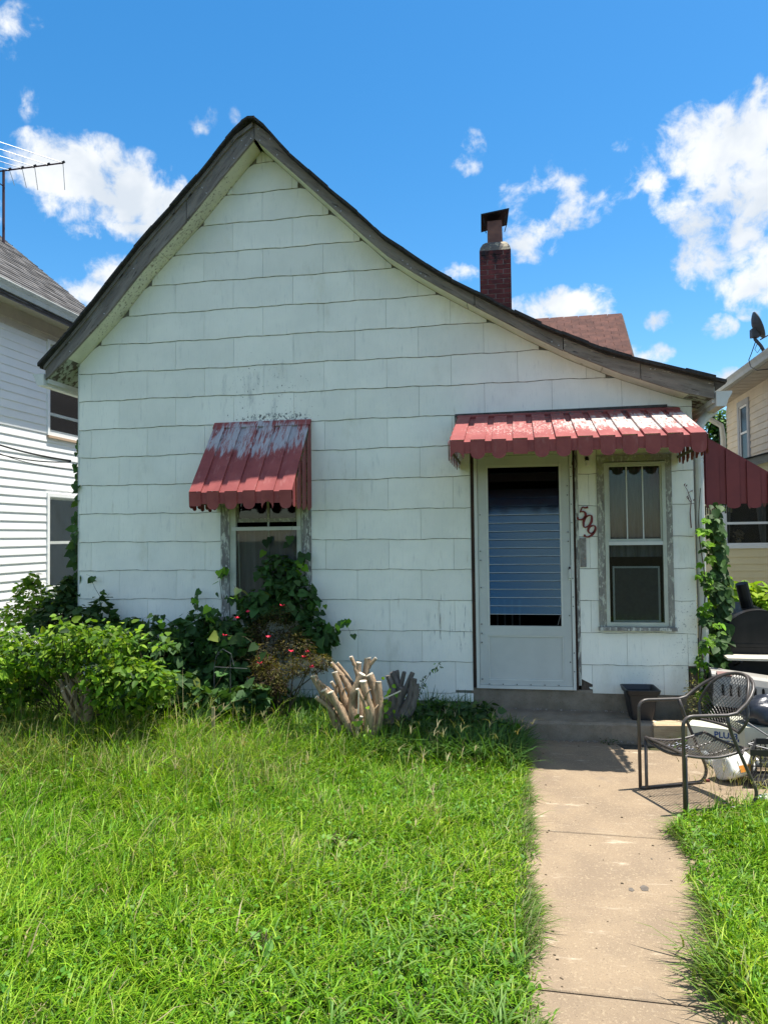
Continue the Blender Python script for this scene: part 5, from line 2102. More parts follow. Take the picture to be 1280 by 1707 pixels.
# ------------------------------------------------------------------ leaves
LEAF = np.array([(0, 0, 0), (.30, .10, .05), (.42, .36, .07), (.27, .70, .04), (0, 1.05, -.06), (-.27, .70, .04), (-.42, .36, .07), (-.30, .10, .05), (0, .42, -.03)], float)
LEAF_T = np.array([(8, 0, 1), (8, 1, 2), (8, 2, 3), (8, 3, 4), (8, 4, 5), (8, 5, 6), (8, 6, 7), (8, 7, 0)])
NARROW = np.array([(0, 0, 0), (.16, .45, .03), (0, 1, -.05), (-.16, .45, .03)], float)
NARROW_T = np.array([(0, 1, 2), (0, 2, 3)])
HEART = LEAF.copy()
HEART[1] = (.34, -.10, .05)
HEART[7] = (-.34, -.10, .05)
HEART[2] = (.50, .22, .07)
HEART[6] = (-.50, .22, .07)
HEART[3] = (.30, .62, .03)
HEART[5] = (-.30, .62, .03)


def unit(v):
    return v / np.maximum(np.linalg.norm(v, axis=1, keepdims=True), 1e-9)


def leaf_frames(nrm, tip):
    z = unit(nrm)
    y = unit(tip - (tip * z).sum(1, keepdims=True) * z)
    x = np.cross(y, z)
    return np.stack([x, y, z], -1)


def leaves(parent, pts, nrm, tip, size, cols, shape, T, mt, nobj=0, front=None):
    n = len(pts)
    Rm = leaf_frames(nrm, tip)
    order = np.argsort(pts[:, 1] + RS.uniform(-.12, .12, n)) if nobj else np.arange(n)
    single, rest = order[:nobj], order[nobj:]
    if nobj:
        kinds = []
        cmean = cols[single]
        cl = np.argsort(cmean[:, 1])
        for q in range(4):
            sub = cl[int(len(cl) * q / 4):max(int(len(cl) * (q + 1) / 4), int(len(cl) * q / 4) + 1)]
            me = bpy.data.meshes.new('leaf')
            sh = shape.copy()
            sh[:, 2] += RS.uniform(-.04, .04, len(sh))
            me.from_pydata([tuple(v) for v in sh], [], [tuple(t) for t in T])
            me.materials.append(mt)
            at = me.attributes.new('col', 'FLOAT_COLOR', 'POINT')
            at.data.foreach_set('color', np.tile(np.append(cmean[sub].mean(0), 1).astype(np.float32), len(sh)))
            for i in sub:
                kinds.append((single[i], me))
        for i, me in kinds:
            o = link('leaf', me, parent)
            R = Matrix(Rm[i].tolist()).to_4x4()
            o.matrix_basis = Matrix.Translation(pts[i].tolist()) @ R @ Matrix.Scale(float(size[i]), 4)
    if len(rest):
        V = np.einsum('nij,kj->nki', Rm[rest], shape) * size[rest][:, None, None] + pts[rest][:, None, :]
        mass('foliage', V, T, mt, parent, cols[rest], kind='stuff')


def palette(n, cs, jit=.16, sd=None):
    cs = np.array(cs)
    i = RS.randint(0, len(cs), n)
    c = cs[i] * RS.uniform(1 - jit, 1 + jit, (n, 1)) * RS.uniform(.94, 1.06, (n, 3))
    if n > 30:
        y = RS.uniform(size=n) < .025
        c[y] = np.array([.13, .17, .035]) * RS.uniform(.7, 1.2, (y.sum(), 1))
    return np.clip(c, 0, 1)


def B(x, y, Y, rx, ry, rz):
    p = PY(x, y, Y)
    return (p.x, p.y, p.z, rx, ry, rz)


def blobs_pts(blobs, n, shell=.45):
    w = np.array([b[3] * b[4] + b[4] * b[5] + b[3] * b[5] for b in blobs])
    k = RS.choice(len(blobs), n, p=w / w.sum())
    b = np.array(blobs)[k]
    d = unit(RS.normal(size=(n, 3)))
    r = RS.uniform(shell, 1.0, (n, 1)) ** .7 * RS.uniform(.82, 1.22, (n, 1))
    p = b[:, :3] + d * b[:, 3:] * r
    return p, d


def bush(name, label, cat, blobs, n, size, cs, base, mt='leaf', shape=LEAF, T=LEAF_T, nobj=0, stems=14, up=.9, droop=.3, clump=True, group=None, stem_mat='stem', srad=.006, zmin=.03):
    t = thing(name, label, cat, (base[0], base[1], 0), group)
    p, d = blobs_pts(blobs, n)
    if clump:  # thin some directions so gaps open up
        h = np.sin(p[:, 0] * 17.3 + 3 * np.sin(p[:, 2] * 13)) * np.sin(p[:, 2] * 19.1 + 2 * np.sin(p[:, 1] * 15))
        keep = h > RS.uniform(-1.0, .15, n)
        p, d = p[keep], d[keep]
    k = p[:, 2] > zmin
    p, d = p[k], d[k]
    n = len(p)
    nr = d * .55 + np.array([0, 0, up]) + RS.normal(size=(n, 3)) * .52
    tip = d * .7 + RS.normal(size=(n, 3)) * .7 + np.array([0, -.15, -droop])
    sz = size * (.45 + 1.0 * RS.uniform(0, 1, n) ** 1.5)
    leaves(t, p, nr, tip, sz, palette(n, cs), shape, T, M[mt], nobj)
    m = MB()
    for i in range(stems):
        q = p[RS.randint(n)]
        b0 = Vector((base[0] + RS.uniform(-1, 1) * base[2], base[1] + RS.uniform(-1, 1) * base[3], -.02))
        e = Vector(q.tolist())
        md = b0.lerp(e, .5) + Vector((RS.uniform(-.05, .05), RS.uniform(-.05, .05), .10))
        m.tube([b0, b0.lerp(md, .6) + Vector((0, 0, .03)), md, md.lerp(e, .6), e], srad, 5, radii=[srad * 1.3, srad, srad * .8, srad * .6, srad * .3])
    if stems:
        m.build('stem', M[stem_mat], t)
    return t


GREEN = [(.11, .24, .016), (.15, .29, .02), (.08, .18, .018), (.20, .33, .03)]
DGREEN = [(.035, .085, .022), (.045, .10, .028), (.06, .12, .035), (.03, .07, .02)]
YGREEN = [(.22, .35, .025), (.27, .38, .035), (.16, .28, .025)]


def sprig(parent, path, n, size, cs, mt='leaf', shape=HEART, T=LEAF_T, nobj=0, spread=.03, r=.0025, smat='stem', facing=(0, -1, .4)):
    P = [Vector(p) for p in path]
    Dl = profile_len(P)
    m = MB()
    fine = [at_len(P, Dl, s) for s in np.linspace(0, Dl[-1], max(6, len(P) * 3))]
    m.tube(fine, r, 5, radii=[r * (1.2 - .8 * i / len(fine)) for i in range(len(fine))])
    m.build('stem', M[smat], parent)
    s = RS.uniform(.03, 1, n) * Dl[-1]
    pts = np.array([list(at_len(P, Dl, x)) for x in s]) + RS.normal(size=(n, 3)) * spread
    nr = np.array(facing) + RS.normal(size=(n, 3)) * .38
    tip = np.array([0, -.1, -.9]) + RS.normal(size=(n, 3)) * .5
    leaves(parent, pts, nr, tip, size * RS.uniform(.6, 1.25, n), palette(n, cs), shape, T, M[mt], nobj)


# broad sunlit bush at the left
bl_ = []
NL = LEAF.copy()
NL[:, 0] *= .74
for i in range(50):
    x = random.uniform(-60, 272)
    if i >= 26 and 85 < x < 165:
        continue
    top = 1062 + .0016 * (x - 110) ** 2
    y = top + (random.uniform(-8, 60) if i < 26 else random.uniform(45, 110))
    bl_.append(B(x, y, random.uniform(-1.65, -1.0), random.uniform(.13, .26), random.uniform(.14, .26), random.uniform(.07, .16)))
lb = bush('broadleaf_bush', 'sunlit broad leaved green bush sprawling at the left of the lawn', 'bush', bl_,
          12500, .056, GREEN + GREEN + YGREEN + DGREEN[2:4], (-3.6, -1.1, .5, .2), nobj=300, stems=50, up=.5, droop=.3, shape=NL)
for i in range(34):
    x = random.uniform(-10, 285)
    y = 1052 + .12 * abs(x - 110) * .6
    a = PY(x, y + 40, -1.2)
    e = PY(x + random.uniform(-20, 20), y - random.uniform(-5, 28), -1.25 + random.uniform(-.1, .1))
    sprig(lb, [a, a.lerp(e, .6) + Vector((0, 0, .03)), e], 9, .055, GREEN + YGREEN, shape=LEAF, facing=(0, -.5, 1), spread=.022)
# loose shrub between the houses
bush('corner_shrub', 'thin pale green shrub growing in the gap between the two houses', 'shrub',
     [B(48, 992, .35, .16, .2, .15), B(75, 1012, .3, .22, .2, .13), B(30, 1025, .2, .26, .2, .12), B(55, 970, .35, .09, .1, .10)],
     1100, .055, YGREEN + GREEN, (-4.6, .3, .1, .1), stems=16, nobj=40)
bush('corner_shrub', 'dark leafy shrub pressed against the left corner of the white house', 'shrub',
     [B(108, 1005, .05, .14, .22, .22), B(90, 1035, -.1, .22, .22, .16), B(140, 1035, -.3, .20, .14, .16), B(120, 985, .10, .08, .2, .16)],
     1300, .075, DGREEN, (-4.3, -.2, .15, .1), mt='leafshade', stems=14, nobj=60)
# creeper on the left corner
cv = thing('corner_creeper', 'thin leafy creeper climbing the left corner of the white house', 'vine', (XL - .03, .03, 0))
for j in range(3):
    pth = [Vector((XL - .035 - .02 * j, .02 + .05 * j, z)) + Vector((.018 * math.sin(z * 7 + j), .02 * math.cos(z * 5), 0)) for z in np.linspace(.9, 2.75 - .3 * j, 16)]
    sprig(cv, pth, 42, .075, DGREEN, 'leafshade', HEART, nobj=24, spread=.028, facing=(.2, -1, .3), smat='vinestem')
# creepers rambling over the left window
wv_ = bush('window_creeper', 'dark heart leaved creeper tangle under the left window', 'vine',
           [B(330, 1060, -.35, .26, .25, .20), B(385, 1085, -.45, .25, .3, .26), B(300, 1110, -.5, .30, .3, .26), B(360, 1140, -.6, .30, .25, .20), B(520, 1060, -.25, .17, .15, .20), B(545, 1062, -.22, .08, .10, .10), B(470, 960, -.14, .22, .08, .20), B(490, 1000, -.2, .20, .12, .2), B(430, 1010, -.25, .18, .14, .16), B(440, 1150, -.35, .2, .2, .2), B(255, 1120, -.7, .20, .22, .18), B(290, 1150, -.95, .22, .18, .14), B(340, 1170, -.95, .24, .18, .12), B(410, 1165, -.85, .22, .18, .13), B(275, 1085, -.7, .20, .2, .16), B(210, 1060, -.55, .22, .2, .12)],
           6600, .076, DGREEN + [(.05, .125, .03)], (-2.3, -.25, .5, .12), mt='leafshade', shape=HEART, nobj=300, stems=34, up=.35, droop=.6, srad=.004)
for pth, n in [([(372, 1010, -.12), (366, 970, -.10), (371, 950, -.08), (380, 945, -.06)], 9), ([(385, 1000, -.5), (395, 985, -.75), (388, 975, -.78), (411, 990, -.82)], 6),
               ([(500, 960, -.14), (505, 930, -.08), (512, 912, -.06)], 9), ([(450, 1000, -.10), (440, 930, -.05), (447, 885, -.04)], 9), ([(480, 980, -.10), (476, 920, -.06), (490, 868, -.05)], 8),
               ([(540, 1070, -.28), (556, 1045, -.25), (575, 1032, -.22), (586, 1062, -.2)], 9), ([(530, 1040, -.25), (528, 1022, -.2), (540, 1010, -.2)], 6),
               ([(300, 1050, -.45), (275, 1030, -.6), (262, 1024, -.75), (240, 1030, -.8)], 8), ([(380, 1060, -.95), (410, 1062, -1.1), (432, 1082, -1.15), (455, 1092, -1.15)], 8),
               ([(330, 1020, -.22), (325, 1000, -.15), (330, 985, -.12)], 8), ([(340, 1040, -.5), (350, 1020, -.55), (356, 1008, -.6)], 7)]:
    sprig(wv_, [PY(*p) for p in pth], n, .072, DGREEN + GREEN[:2], 'leafshade' if pth[0][2] > -.4 else 'leaf', HEART, spread=.018, r=.002)
# weeds on the wall at the left
bush('wall_weed', 'dark five leaved weed standing against the white wall left of the window', 'weed',
     [B(215, 1048, -.25, .16, .12, .10), B(250, 1052, -.22, .10, .1, .07), B(170, 1018, -.18, .10, .1, .14), B(185, 1045, -.3, .16, .12, .1)],
     420, .085, DGREEN, (-3.6, -.2, .2, .05), mt='leafshade', stems=12, nobj=60)
wd = thing('wall_vine', 'single wiry vine curling up the white wall at the far left', 'vine', (-4.0, -.1, 0))
sprig(wd, [PY(165, 1040, -.16), PY(170, 1000, -.1), PY(158, 980, -.07), PY(150, 960, -.05), PY(144, 958, -.05)], 8, .06, DGREEN, 'leafshade', HEART, nobj=8, spread=.02)
sprig(wd, [PY(165, 1040, -.16), PY(170, 1005, -.1), PY(182, 990, -.08)], 5, .09, DGREEN, 'leafshade', HEART, nobj=5, spread=.015)
# red barberry
bb = bush('barberry_shrub', 'reddish brown small leaved shrub with red flowers below the left window', 'shrub',
          [B(455, 1050, -.45, .22, .14, .15), B(440, 1085, -.5, .24, .2, .15), B(490, 1075, -.55, .16, .15, .12), B(470, 1120, -1.02, .22, .12, .06), B(512, 1108, -1.10, .17, .12, .075), B(535, 1102, -1.12, .10, .08, .055), B(450, 1140, -.7, .17, .16, .12), B(468, 1018, -.42, .09, .07, .07), B(440, 1108, -1.0, .12, .10, .08), B(516, 1080, -1.05, .045, .05, .08), B(420, 1060, -.5, .1, .1, .1)],
          15000, .028, [(.06, .04, .022), (.085, .075, .022), (.14, .13, .03), (.05, .028, .018), (.20, .16, .04)], (-2.1, -.6, .14, .1), shape=NARROW, T=NARROW_T, stems=26, stem_mat='bark', srad=.007)
for (x, y, Y) in [(470, 1011, -.62), (413, 1021, -.7), (395, 1031, -.75), (485, 1087, -1.12), (507, 1096, -1.15), (512, 1088, -1.1), (436, 1100, -1.12), (433, 1107, -1.15), (520, 1113, -1.2), (447, 1063, -.8), (375, 1060, -.8)]:
    c = PY(x, y, Y)
    m = MB()
    for k in range(7):
        a = RS.uniform(0, 6.28)
        v = Vector((math.cos(a), math.sin(a), RS.uniform(.1, .9))) * .022
        w = Vector((-math.sin(a), math.cos(a), 0)) * .008
        m.prism([c, c + v * .6 + w, c + v, c + v * .6 - w], Vector((0, 0, .0015)))
    m.build('flower', M['petal'], bb)
# climbing vine on the right corner
rv = thing('corner_creeper', 'leafy green creeper climbing the downspout at the right corner', 'vine', (1.56, 0, 0))
pth = [Vector((1.545 + .02 * math.sin(z * 6), -.055 + .02 * math.cos(z * 8), z)) for z in np.linspace(.05, 2.1, 22)]
m = MB()
m.tube(pth, .005, 6, radii=[.008 - .005 * i / 22 for i in range(22)])
m.build('stem', M['vinestem'], rv)
FIVE = []
for a in (-70, -35, 0, 35, 70):
    FIVE.append(a)
for zc_, n, Yc, sp in [(1.73, 5, -.07, .02), (1.62, 6, -.07, .03), (1.50, 8, -.08, .04), (1.36, 10, -.09, .05), (1.22, 9, -.09, .05), (1.08, 11, -.09, .06), (.95, 12, -.10, .06), (.8, 12, -.08, .07), (.66, 12, -.06, .07), (.52, 12, -.05, .07), (.38, 12, -.04, .06), (.25, 12, -.05, .07)]:
    P_, N_, Tp, Sz, Cc = [], [], [], [], []
    for i in range(max(2, int(n * .62))):
        c = np.array([1.575 + RS.normal() * sp, Yc + RS.normal() * .03, zc_ + RS.normal() * .07])
        nn_ = np.array([RS.normal() * .3, -.75, .75]) + RS.normal(size=3) * .15
        s0 = RS.uniform(.045, .075)
        br = palette(1, GREEN[:2] + DGREEN[1:3])[0]
        ax0 = RS.normal() * .4
        for a in FIVE:
            aa = math.radians(a) + ax0
            P_.append(c)
            N_.append(nn_ + RS.normal(size=3) * .12)
            Tp.append(np.array([math.sin(aa), -.3, -math.cos(aa)]))
            Sz.append(s0 * (1.15 - abs(a) / 170))
            Cc.append(br)
    sh = LEAF.copy()
    sh[:, 0] *= .78
    leaves(rv, np.array(P_), np.array(N_), np.array(Tp), np.array(Sz) * 1.12, np.array(Cc), sh, LEAF_T, M['leaf'], nobj=min(22, len(P_)))
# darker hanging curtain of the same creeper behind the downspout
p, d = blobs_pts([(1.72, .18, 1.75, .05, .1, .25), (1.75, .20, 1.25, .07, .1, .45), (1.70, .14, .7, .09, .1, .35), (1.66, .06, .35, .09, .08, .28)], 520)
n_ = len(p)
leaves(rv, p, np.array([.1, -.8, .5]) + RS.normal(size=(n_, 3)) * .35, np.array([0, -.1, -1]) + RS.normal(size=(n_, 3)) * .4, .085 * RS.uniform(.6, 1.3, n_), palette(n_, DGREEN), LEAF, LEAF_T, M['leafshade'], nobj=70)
tw = thing('bare_twig', 'bare reddish twig sticking up on the wall right of the narrow window', 'twig', (1.5, -.03, 1.9))
m = MB()
P_ = [PY(1152, 880, -.03), PY(1150, 855, -.035), PY(1152, 835, -.03), PY(1146, 818, -.03), PY(1140, 808, -.03)]
m.tube(P_, .004, 5, radii=[.005, .0045, .0035, .0025, .002])
m.tube([PY(1152, 838, -.03), PY(1147, 832, -.04), PY(1144, 828, -.04)], .0025, 5)
m.tube([PY(1147, 822, -.03), PY(1152, 818, -.03)], .002, 5)
for (x, y) in [(1140, 807), (1143, 809), (1145, 827), (1152, 818), (1155, 833), (1146, 830)]:
    c = PY(x, y, -.035)
    m.prism([c, c + Vector((.012, -.004, .008)), c + Vector((.004, -.01, -.014))], (0, .002, 0))
m.build('twig', M['redbrown'], tw)
# bright bush behind the grill
bush('bright_bush', 'bright yellow-green bush behind the black barrel grill', 'bush',
     [B(1215, 1000, 1.9, .28, .3, .22), B(1255, 1010, 2.0, .30, .3, .22), B(1300, 1030, 1.8, .3, .3, .3), B(1230, 1115, 1.5, .42, .3, .30), B(1195, 1010, 1.8, .14, .2, .2), B(1290, 1115, 1.4, .35, .3, .3), B(1275, 995, 2.0, .12, .15, .13)],
     4200, .085, YGREEN, (2.9, 1.8, .3, .2), nobj=120, stems=26)
# tree far behind
tp = PY(1198, 728, 24)
tr = thing('distant_tree', 'green leafy tree showing in the gap left of the beige house', 'tree', (tp.x, 24, 0))
m = MB()
m.tube([(tp.x, 24, 0), (tp.x + .1, 24, 2.5), (tp.x - .1, 24, tp.z)], .2, 10, radii=[.24, .19, .08])
for a in range(7):
    q = Vector((tp.x + math.cos(a * .9) * .9, 24 + math.sin(a * .9) * .9, tp.z + random.uniform(-.6, .9)))
    m.tube([(tp.x, 24, 2.6), q], .05, 6, radii=[.09, .02])
m.build('trunk', M['bark'], tr)
p, d = blobs_pts([(tp.x + .3, 24, tp.z - .1, .85, .9, .8), (tp.x - .05, 24, tp.z + .55, .45, .6, .55), (tp.x + .5, 24, tp.z - 1.0, 1.1, 1.0, 1.0), (tp.x - .1, 23.8, tp.z - 1.4, .8, .8, .8)], 6000, .3)
n_ = len(p)
V = np.einsum('nij,kj->nki', leaf_frames(d * .5 + np.array([0, -.1, .9]) + RS.normal(size=(n_, 3)) * .4, RS.normal(size=(n_, 3))), LEAF) * (.15 * RS.uniform(.6, 1.2, n_))[:, None, None] + p[:, None, :]
mass('crown', V, LEAF_T, M['leaf'], tr, palette(n_, DGREEN + GREEN[:1]), kind='stuff')


# ------------------------------------------------------------------ pruned stumps
def stump(label, base, limbs, mt, group='pruned stumps in the front planting'):
    t = thing('pruned_stump', label, 'stump', (base[0], base[1], 0), group)
    for (path, r0, r1) in limbs:
        P = [Vector(p) for p in path]
        for q in range(1, len(P) - 1):
            P[q] += Vector((random.uniform(-.022, .022), random.uniform(-.02, .02), random.uniform(-.015, .015)))
        Q = [P[0]] + smooth_path(P, .12, 6)[1:]
        Q = [q + Vector((random.uniform(-.004, .004), random.uniform(-.004, .004), 0)) for q in Q]
        m = MB()
        n = len(Q)
        rad = [(r0 + (r1 - r0) * (i / (n - 1)) ** .7) * random.uniform(.86, 1.12) for i in range(n)]
        m.tube(Q, r0, 11, radii=rad, cap=False, lump=.09)
        for _ in range(random.choice([0, 1, 1, 2])):  # snapped side twig
            q = Q[random.randint(n // 3, n - 2)]
            e = q + Vector((random.uniform(-.09, .09), random.uniform(-.06, .02), random.uniform(.02, .10)))
            m.tube([q, q.lerp(e, .5) + Vector((0, 0, .01)), e], .006, 5, radii=[.009, .007, .005])
        b = m.build('branch', M[mt], t, smooth=True)
        dv = (Q[-1] - Q[-2]).normalized()
        dv = (dv + Vector((random.uniform(-.35, .35), random.uniform(-.3, .1), random.uniform(0, .35)))).normalized()
        x = dv.cross(Vector((0, 1, 0))).normalized()
        y = x.cross(dv)
        m = MB()
        rr = rad[-1] * 1.02
        pts = [Q[-1] + x * (rr * math.cos(a)) + y * (rr * math.sin(a)) for a in np.linspace(0, 2 * math.pi, 12, endpoint=False)]
        m.prism(pts, dv * .008)
        m.build('cut_end', M['cutend'] if mt == 'stump' else M['stumpgrey'], b)
    return t


def L(pts, r0, r1):
    return ([PY(*p) for p in pts], r0, r1)


sy = -1.05
st = stump('sunlit pruned stump of many pale cut branches in front of the white wall', (PZ(600, 1258, 0).x, sy), [
    L([(598, 1262, sy), (575, 1190, sy - .06), (541, 1151, sy - .10)], .050, .028),
    L([(600, 1262, sy), (580, 1200, sy - .10), (552, 1155, sy - .12)], .040, .024),
    L([(585, 1255, sy), (545, 1175, sy - .04), (523, 1128, sy - .03)], .044, .026),
    L([(545, 1175, sy - .04), (560, 1150, sy - .03), (553, 1138, sy - .05)], .018, .014),
    L([(575, 1250, sy), (548, 1185, sy - .1), (527, 1163, sy - .12)], .022, .014),
    L([(600, 1250, sy), (575, 1170, sy), (558, 1122, sy + .02)], .042, .022),
    L([(600, 1240, sy + .05), (580, 1140, sy + .08), (553, 1107, sy + .10)], .040, .022),
    L([(600, 1240, sy + .05), (588, 1140, sy + .10), (563, 1106, sy + .12)], .034, .013),
    L([(605, 1245, sy), (585, 1170, sy - .02), (603, 1125, sy)], .052, .028),
    L([(610, 1250, sy), (620, 1190, sy - .06), (605, 1137, sy - .08)], .052, .032),
    L([(605, 1240, sy + .05), (598, 1150, sy + .08), (598, 1106, sy + .10)], .040, .022),
    L([(598, 1130, sy + .09), (592, 1108, sy + .1), (585, 1096, sy + .1)], .020, .014),
    L([(610, 1240, sy + .06), (605, 1140, sy + .10), (613, 1098, sy + .14)], .042, .025),
    L([(610, 1125, sy + .12), (618, 1110, sy + .13), (626, 1098, sy + .14)], .020, .013),
    L([(615, 1245, sy), (630, 1180, sy), (617, 1126, sy + .02)], .048, .033),
    L([(615, 1245, sy), (632, 1200, sy - .02), (631, 1138, sy)], .036, .022),
    L([(600, 1255, sy - .05), (615, 1185, sy - .12), (596, 1150, sy - .12)], .020, .013),
    L([(560, 1165, sy - .08), (548, 1145, sy - .08), (530, 1135, sy - .06)], .016, .012),
    L([(605, 1260, sy - .04), (595, 1220, sy - .14), (603, 1196, sy - .16)], .018, .012),
], 'stump')
for pth in [[(630, 1200, sy), (645, 1180, sy - .05), (637, 1150, sy - .05)], [(600, 1230, sy - .1), (592, 1200, sy - .15), (600, 1180, sy - .15)], [(570, 1240, sy - .12), (560, 1215, sy - .15), (550, 1205, sy - .15)], [(600, 1240, sy - .14), (610, 1215, sy - .18), (605, 1190, sy - .18)], [(640, 1180, sy), (650, 1150, sy), (642, 1128, sy)]]:
    sprig(st, [PY(*p) for p in pth], 9, .04, GREEN, shape=LEAF, spread=.03, r=.002)
m = MB()
for (a, c) in [((598, 1152, sy - .15), (597, 1190, sy - .16)), ((640, 1165, sy - .05), (668, 1152, sy))]:
    m.tube([PY(*a), PY(*c)], .006, 5)
m.build('splint', M['cutend'], st)
gy = -.78
stump('old grey pruned stump in the shade behind the pale one', (PZ(650, 1225, 0).x, gy), [
    L([(640, 1225, gy), (655, 1160, gy - .03), (648, 1128, gy)], .05, .024),
    L([(640, 1225, gy), (665, 1160, gy), (654, 1122, gy + .05)], .04, .02),
    L([(645, 1225, gy), (668, 1160, gy + .04), (673, 1122, gy + .06)], .045, .018),
    L([(645, 1225, gy), (672, 1165, gy + .02), (687, 1123, gy + .03)], .045, .02),
    L([(650, 1225, gy), (680, 1170, gy), (690, 1133, gy)], .042, .026),
    L([(655, 1225, gy), (690, 1175, gy), (694, 1142, gy)], .036, .022),
    L([(645, 1225, gy), (660, 1175, gy - .05), (668, 1148, gy - .05)], .03, .016),
    L([(640, 1225, gy), (662, 1150, gy + .06), (662, 1120, gy + .08)], .036, .022),
], 'stumpgrey')
ly = -1.42
stump('small cut branches poking out of the left bush', (PZ(135, 1210, 0).x, ly), [
    L([(130, 1200, ly), (115, 1140, ly - .02), (102, 1103, ly)], .04, .026),
    L([(132, 1200, ly), (122, 1145, ly), (113, 1108, ly)], .036, .022),
    L([(138, 1200, ly), (138, 1150, ly), (120, 1112, ly)], .03, .018),
    L([(142, 1200, ly), (145, 1155, ly - .03), (134, 1121, ly - .03)], .034, .022),
    L([(148, 1200, ly), (155, 1160, ly - .05), (149, 1127, ly - .05)], .034, .022),
    L([(130, 1200, ly), (112, 1165, ly - .08), (100, 1135, ly - .06)], .026, .018),
    L([(140, 1200, ly), (125, 1170, ly - .12), (112, 1145, ly - .12)], .02, .012),
    L([(130, 1205, ly), (115, 1175, ly - .12), (104, 1153, ly - .14)], .016, .010),
], 'stump')

# wire hoop, stake, leftover wire fence
hp = thing('wire_plant_cage', 'thin wire plant cage half buried in the dark creeper', 'plant cage', tuple(PZ(385, 1190, 0)))
hy = -.85
for pth in [[(357, 1185, hy), (357, 1112, hy), (360, 1095, hy), (371, 1082, hy), (385, 1090, hy), (390, 1110, hy)], [(384, 1190, hy), (384, 1095, hy)], [(357, 1112, hy), (412, 1115, hy)], [(414, 1185, hy), (412, 1130, hy)]]:
    m = MB()
    m.tube([PY(*p) for p in pth], .0028, 5)
    m.build('wire', M['rod'], hp)
m = MB()
a = PY(355, 1205, -1.25)
m.prism([(a.x - .012, a.y, -.02), (a.x + .012, a.y, -.02), (a.x + .012, a.y, a.z + .12), (a.x - .012, a.y, a.z + .115)], (0, .012, 0))
tag(m.build('wooden_stake', M['plank']), 'short wooden stake standing in the tall grass at left', 'stake')
wf = thing('wire_fence', 'low wire fence in front of the white vinyl house', 'fence', (-5.2, .9, 0))
m = MB()
fa, fb = PY(-30, 1028, .9), PY(62, 1012, .9)
for i in range(16):
    p = fa.lerp(fb, i / 15)
    m.tube([(p.x, .9, 0), (p.x, .9, p.z)], .003, 4)
for k in range(4):
    m.tube([fa - Vector((0, 0, k * .12)), fb - Vector((0, 0, k * .12))], .003, 4)
m.build('wire', M['rod'], wf)

# ------------------------------------------------------------------ grass
BL_T = np.array([(0, 1, 3), (0, 3, 2), (2, 3, 5), (2, 5, 4), (4, 5, 6)])


def blades(p, h, w, az, lean, curl=.45):
    n = len(p)
    d = np.stack([np.cos(az), np.sin(az), np.zeros(n)], -1)
    s = np.stack([-np.sin(az + .5), np.cos(az + .5), np.zeros(n)], -1)
    out = np.zeros((n, 7, 3))
    for i, (t, ww) in enumerate(((0, .85), (.40, 1.0), (.76, .62))):
        c = p + d * (lean * h * t ** 1.7)[:, None] + np.array([0, 0, 1.0]) * (h * (t - curl * lean * t * t))[:, None]
        out[:, 2 * i] = c - s * (w * ww / 2)[:, None]
        out[:, 2 * i + 1] = c + s * (w * ww / 2)[:, None]
    t = 1.0
    out[:, 6] = p + d * (lean * h)[:, None] + np.array([0, 0, 1.0]) * (h * (t - curl * lean * 1.25))[:, None]
    return out


def snoise(x, y, s, seed=0.0):
    return (np.sin(x * s * 1.3 + seed + 1.7 * np.sin(y * s * .9 + seed)) + np.sin(y * s * 1.1 - seed * 2 + 1.5 * np.sin(x * s * .7))) * .25 + .5


R3 = np.array([list(RT), list(UP), list(FW)])


def proj(p):
    q = (p - np.array(list(CAM))) @ R3.T
    z = np.maximum(q[:, 2], .05)
    return 640 + F_PX * q[:, 0] / z, 853.5 - F_PX * q[:, 1] / z, q[:, 2]


def in_lawn(x, y):
    e = .03 * np.sin(y * 9) + .02 * np.sin(y * 23 + 1)
    left = (x > -6.1) & (x < .045 + e) & (y < -.02) & ~((x > -.42) & (y > -.44))
    rx = np.interp(y, [-6, -3.9, -3.2, -2.6, -2.2, -1.98, -1.85, -1.7], [.74, .755, .81, .84, .87, .98, 1.15, 1.6]) + e * .9
    right = (x > rx) & (y < -1.72)
    back = (x < -4.3) & (x > -6.15) & (y < 6) | (x > 1.9) & (x < 4.2) & (y > 1.0) & (y < 6)
    return left | right | back


GRC = np.array([(.097, .225, .006), (.135, .28, .009), (.185, .33, .015), (.052, .14, .008), (.25, .36, .03)])
STRAW = np.array([(.33, .29, .13), (.40, .35, .19), (.26, .25, .09)])


def scatter(n, x0, x1, y0, y1, keepfar=.0):
    x, y = RS.uniform(x0, x1, n), RS.uniform(y0, y1, n)
    p = np.stack([x, y, np.where((x > .5) & (x < .98) & (y < -1.95), .024, 0.0)], -1)
    u, v, z = proj(p + np.array([0, 0, .1]))
    vis = (u > -120) & (u < 1400) & (v < 1960) & (z > .3)
    near = (u > -800) & (u < 2200) & (v < 2600) & (z > .3) & (RS.uniform(size=n) < .38)
    k = in_lawn(x, y) & (vis | near | (RS.uniform(size=n) < keepfar))
    return p[k]


def lawn_height(x, y):
    h = .088 + .11 * np.clip((-x - .4) / 1.8, 0, 1) + .05 * np.clip((y + 3.0) / 1.4, 0, 1) * (x < 0)
    h = h + .10 * np.clip((-x - 1.6) / 1.2, 0, 1) * np.clip((y + 2.6) / 1.0, 0, 1)
    h = np.where((y > -1.35) & (x < .1), h + .05, h)
    h = np.where(x > .5, .085 + .05 * np.clip((x - 1.0) / .4, 0, 1) + .05 * np.clip((-y - 3.0) / .5, 0, 1), h)
    near = np.clip((.05 - x) / .35, 0, 1)
    h = np.where(x < .3, h * (.62 + .38 * near), h)
    return h


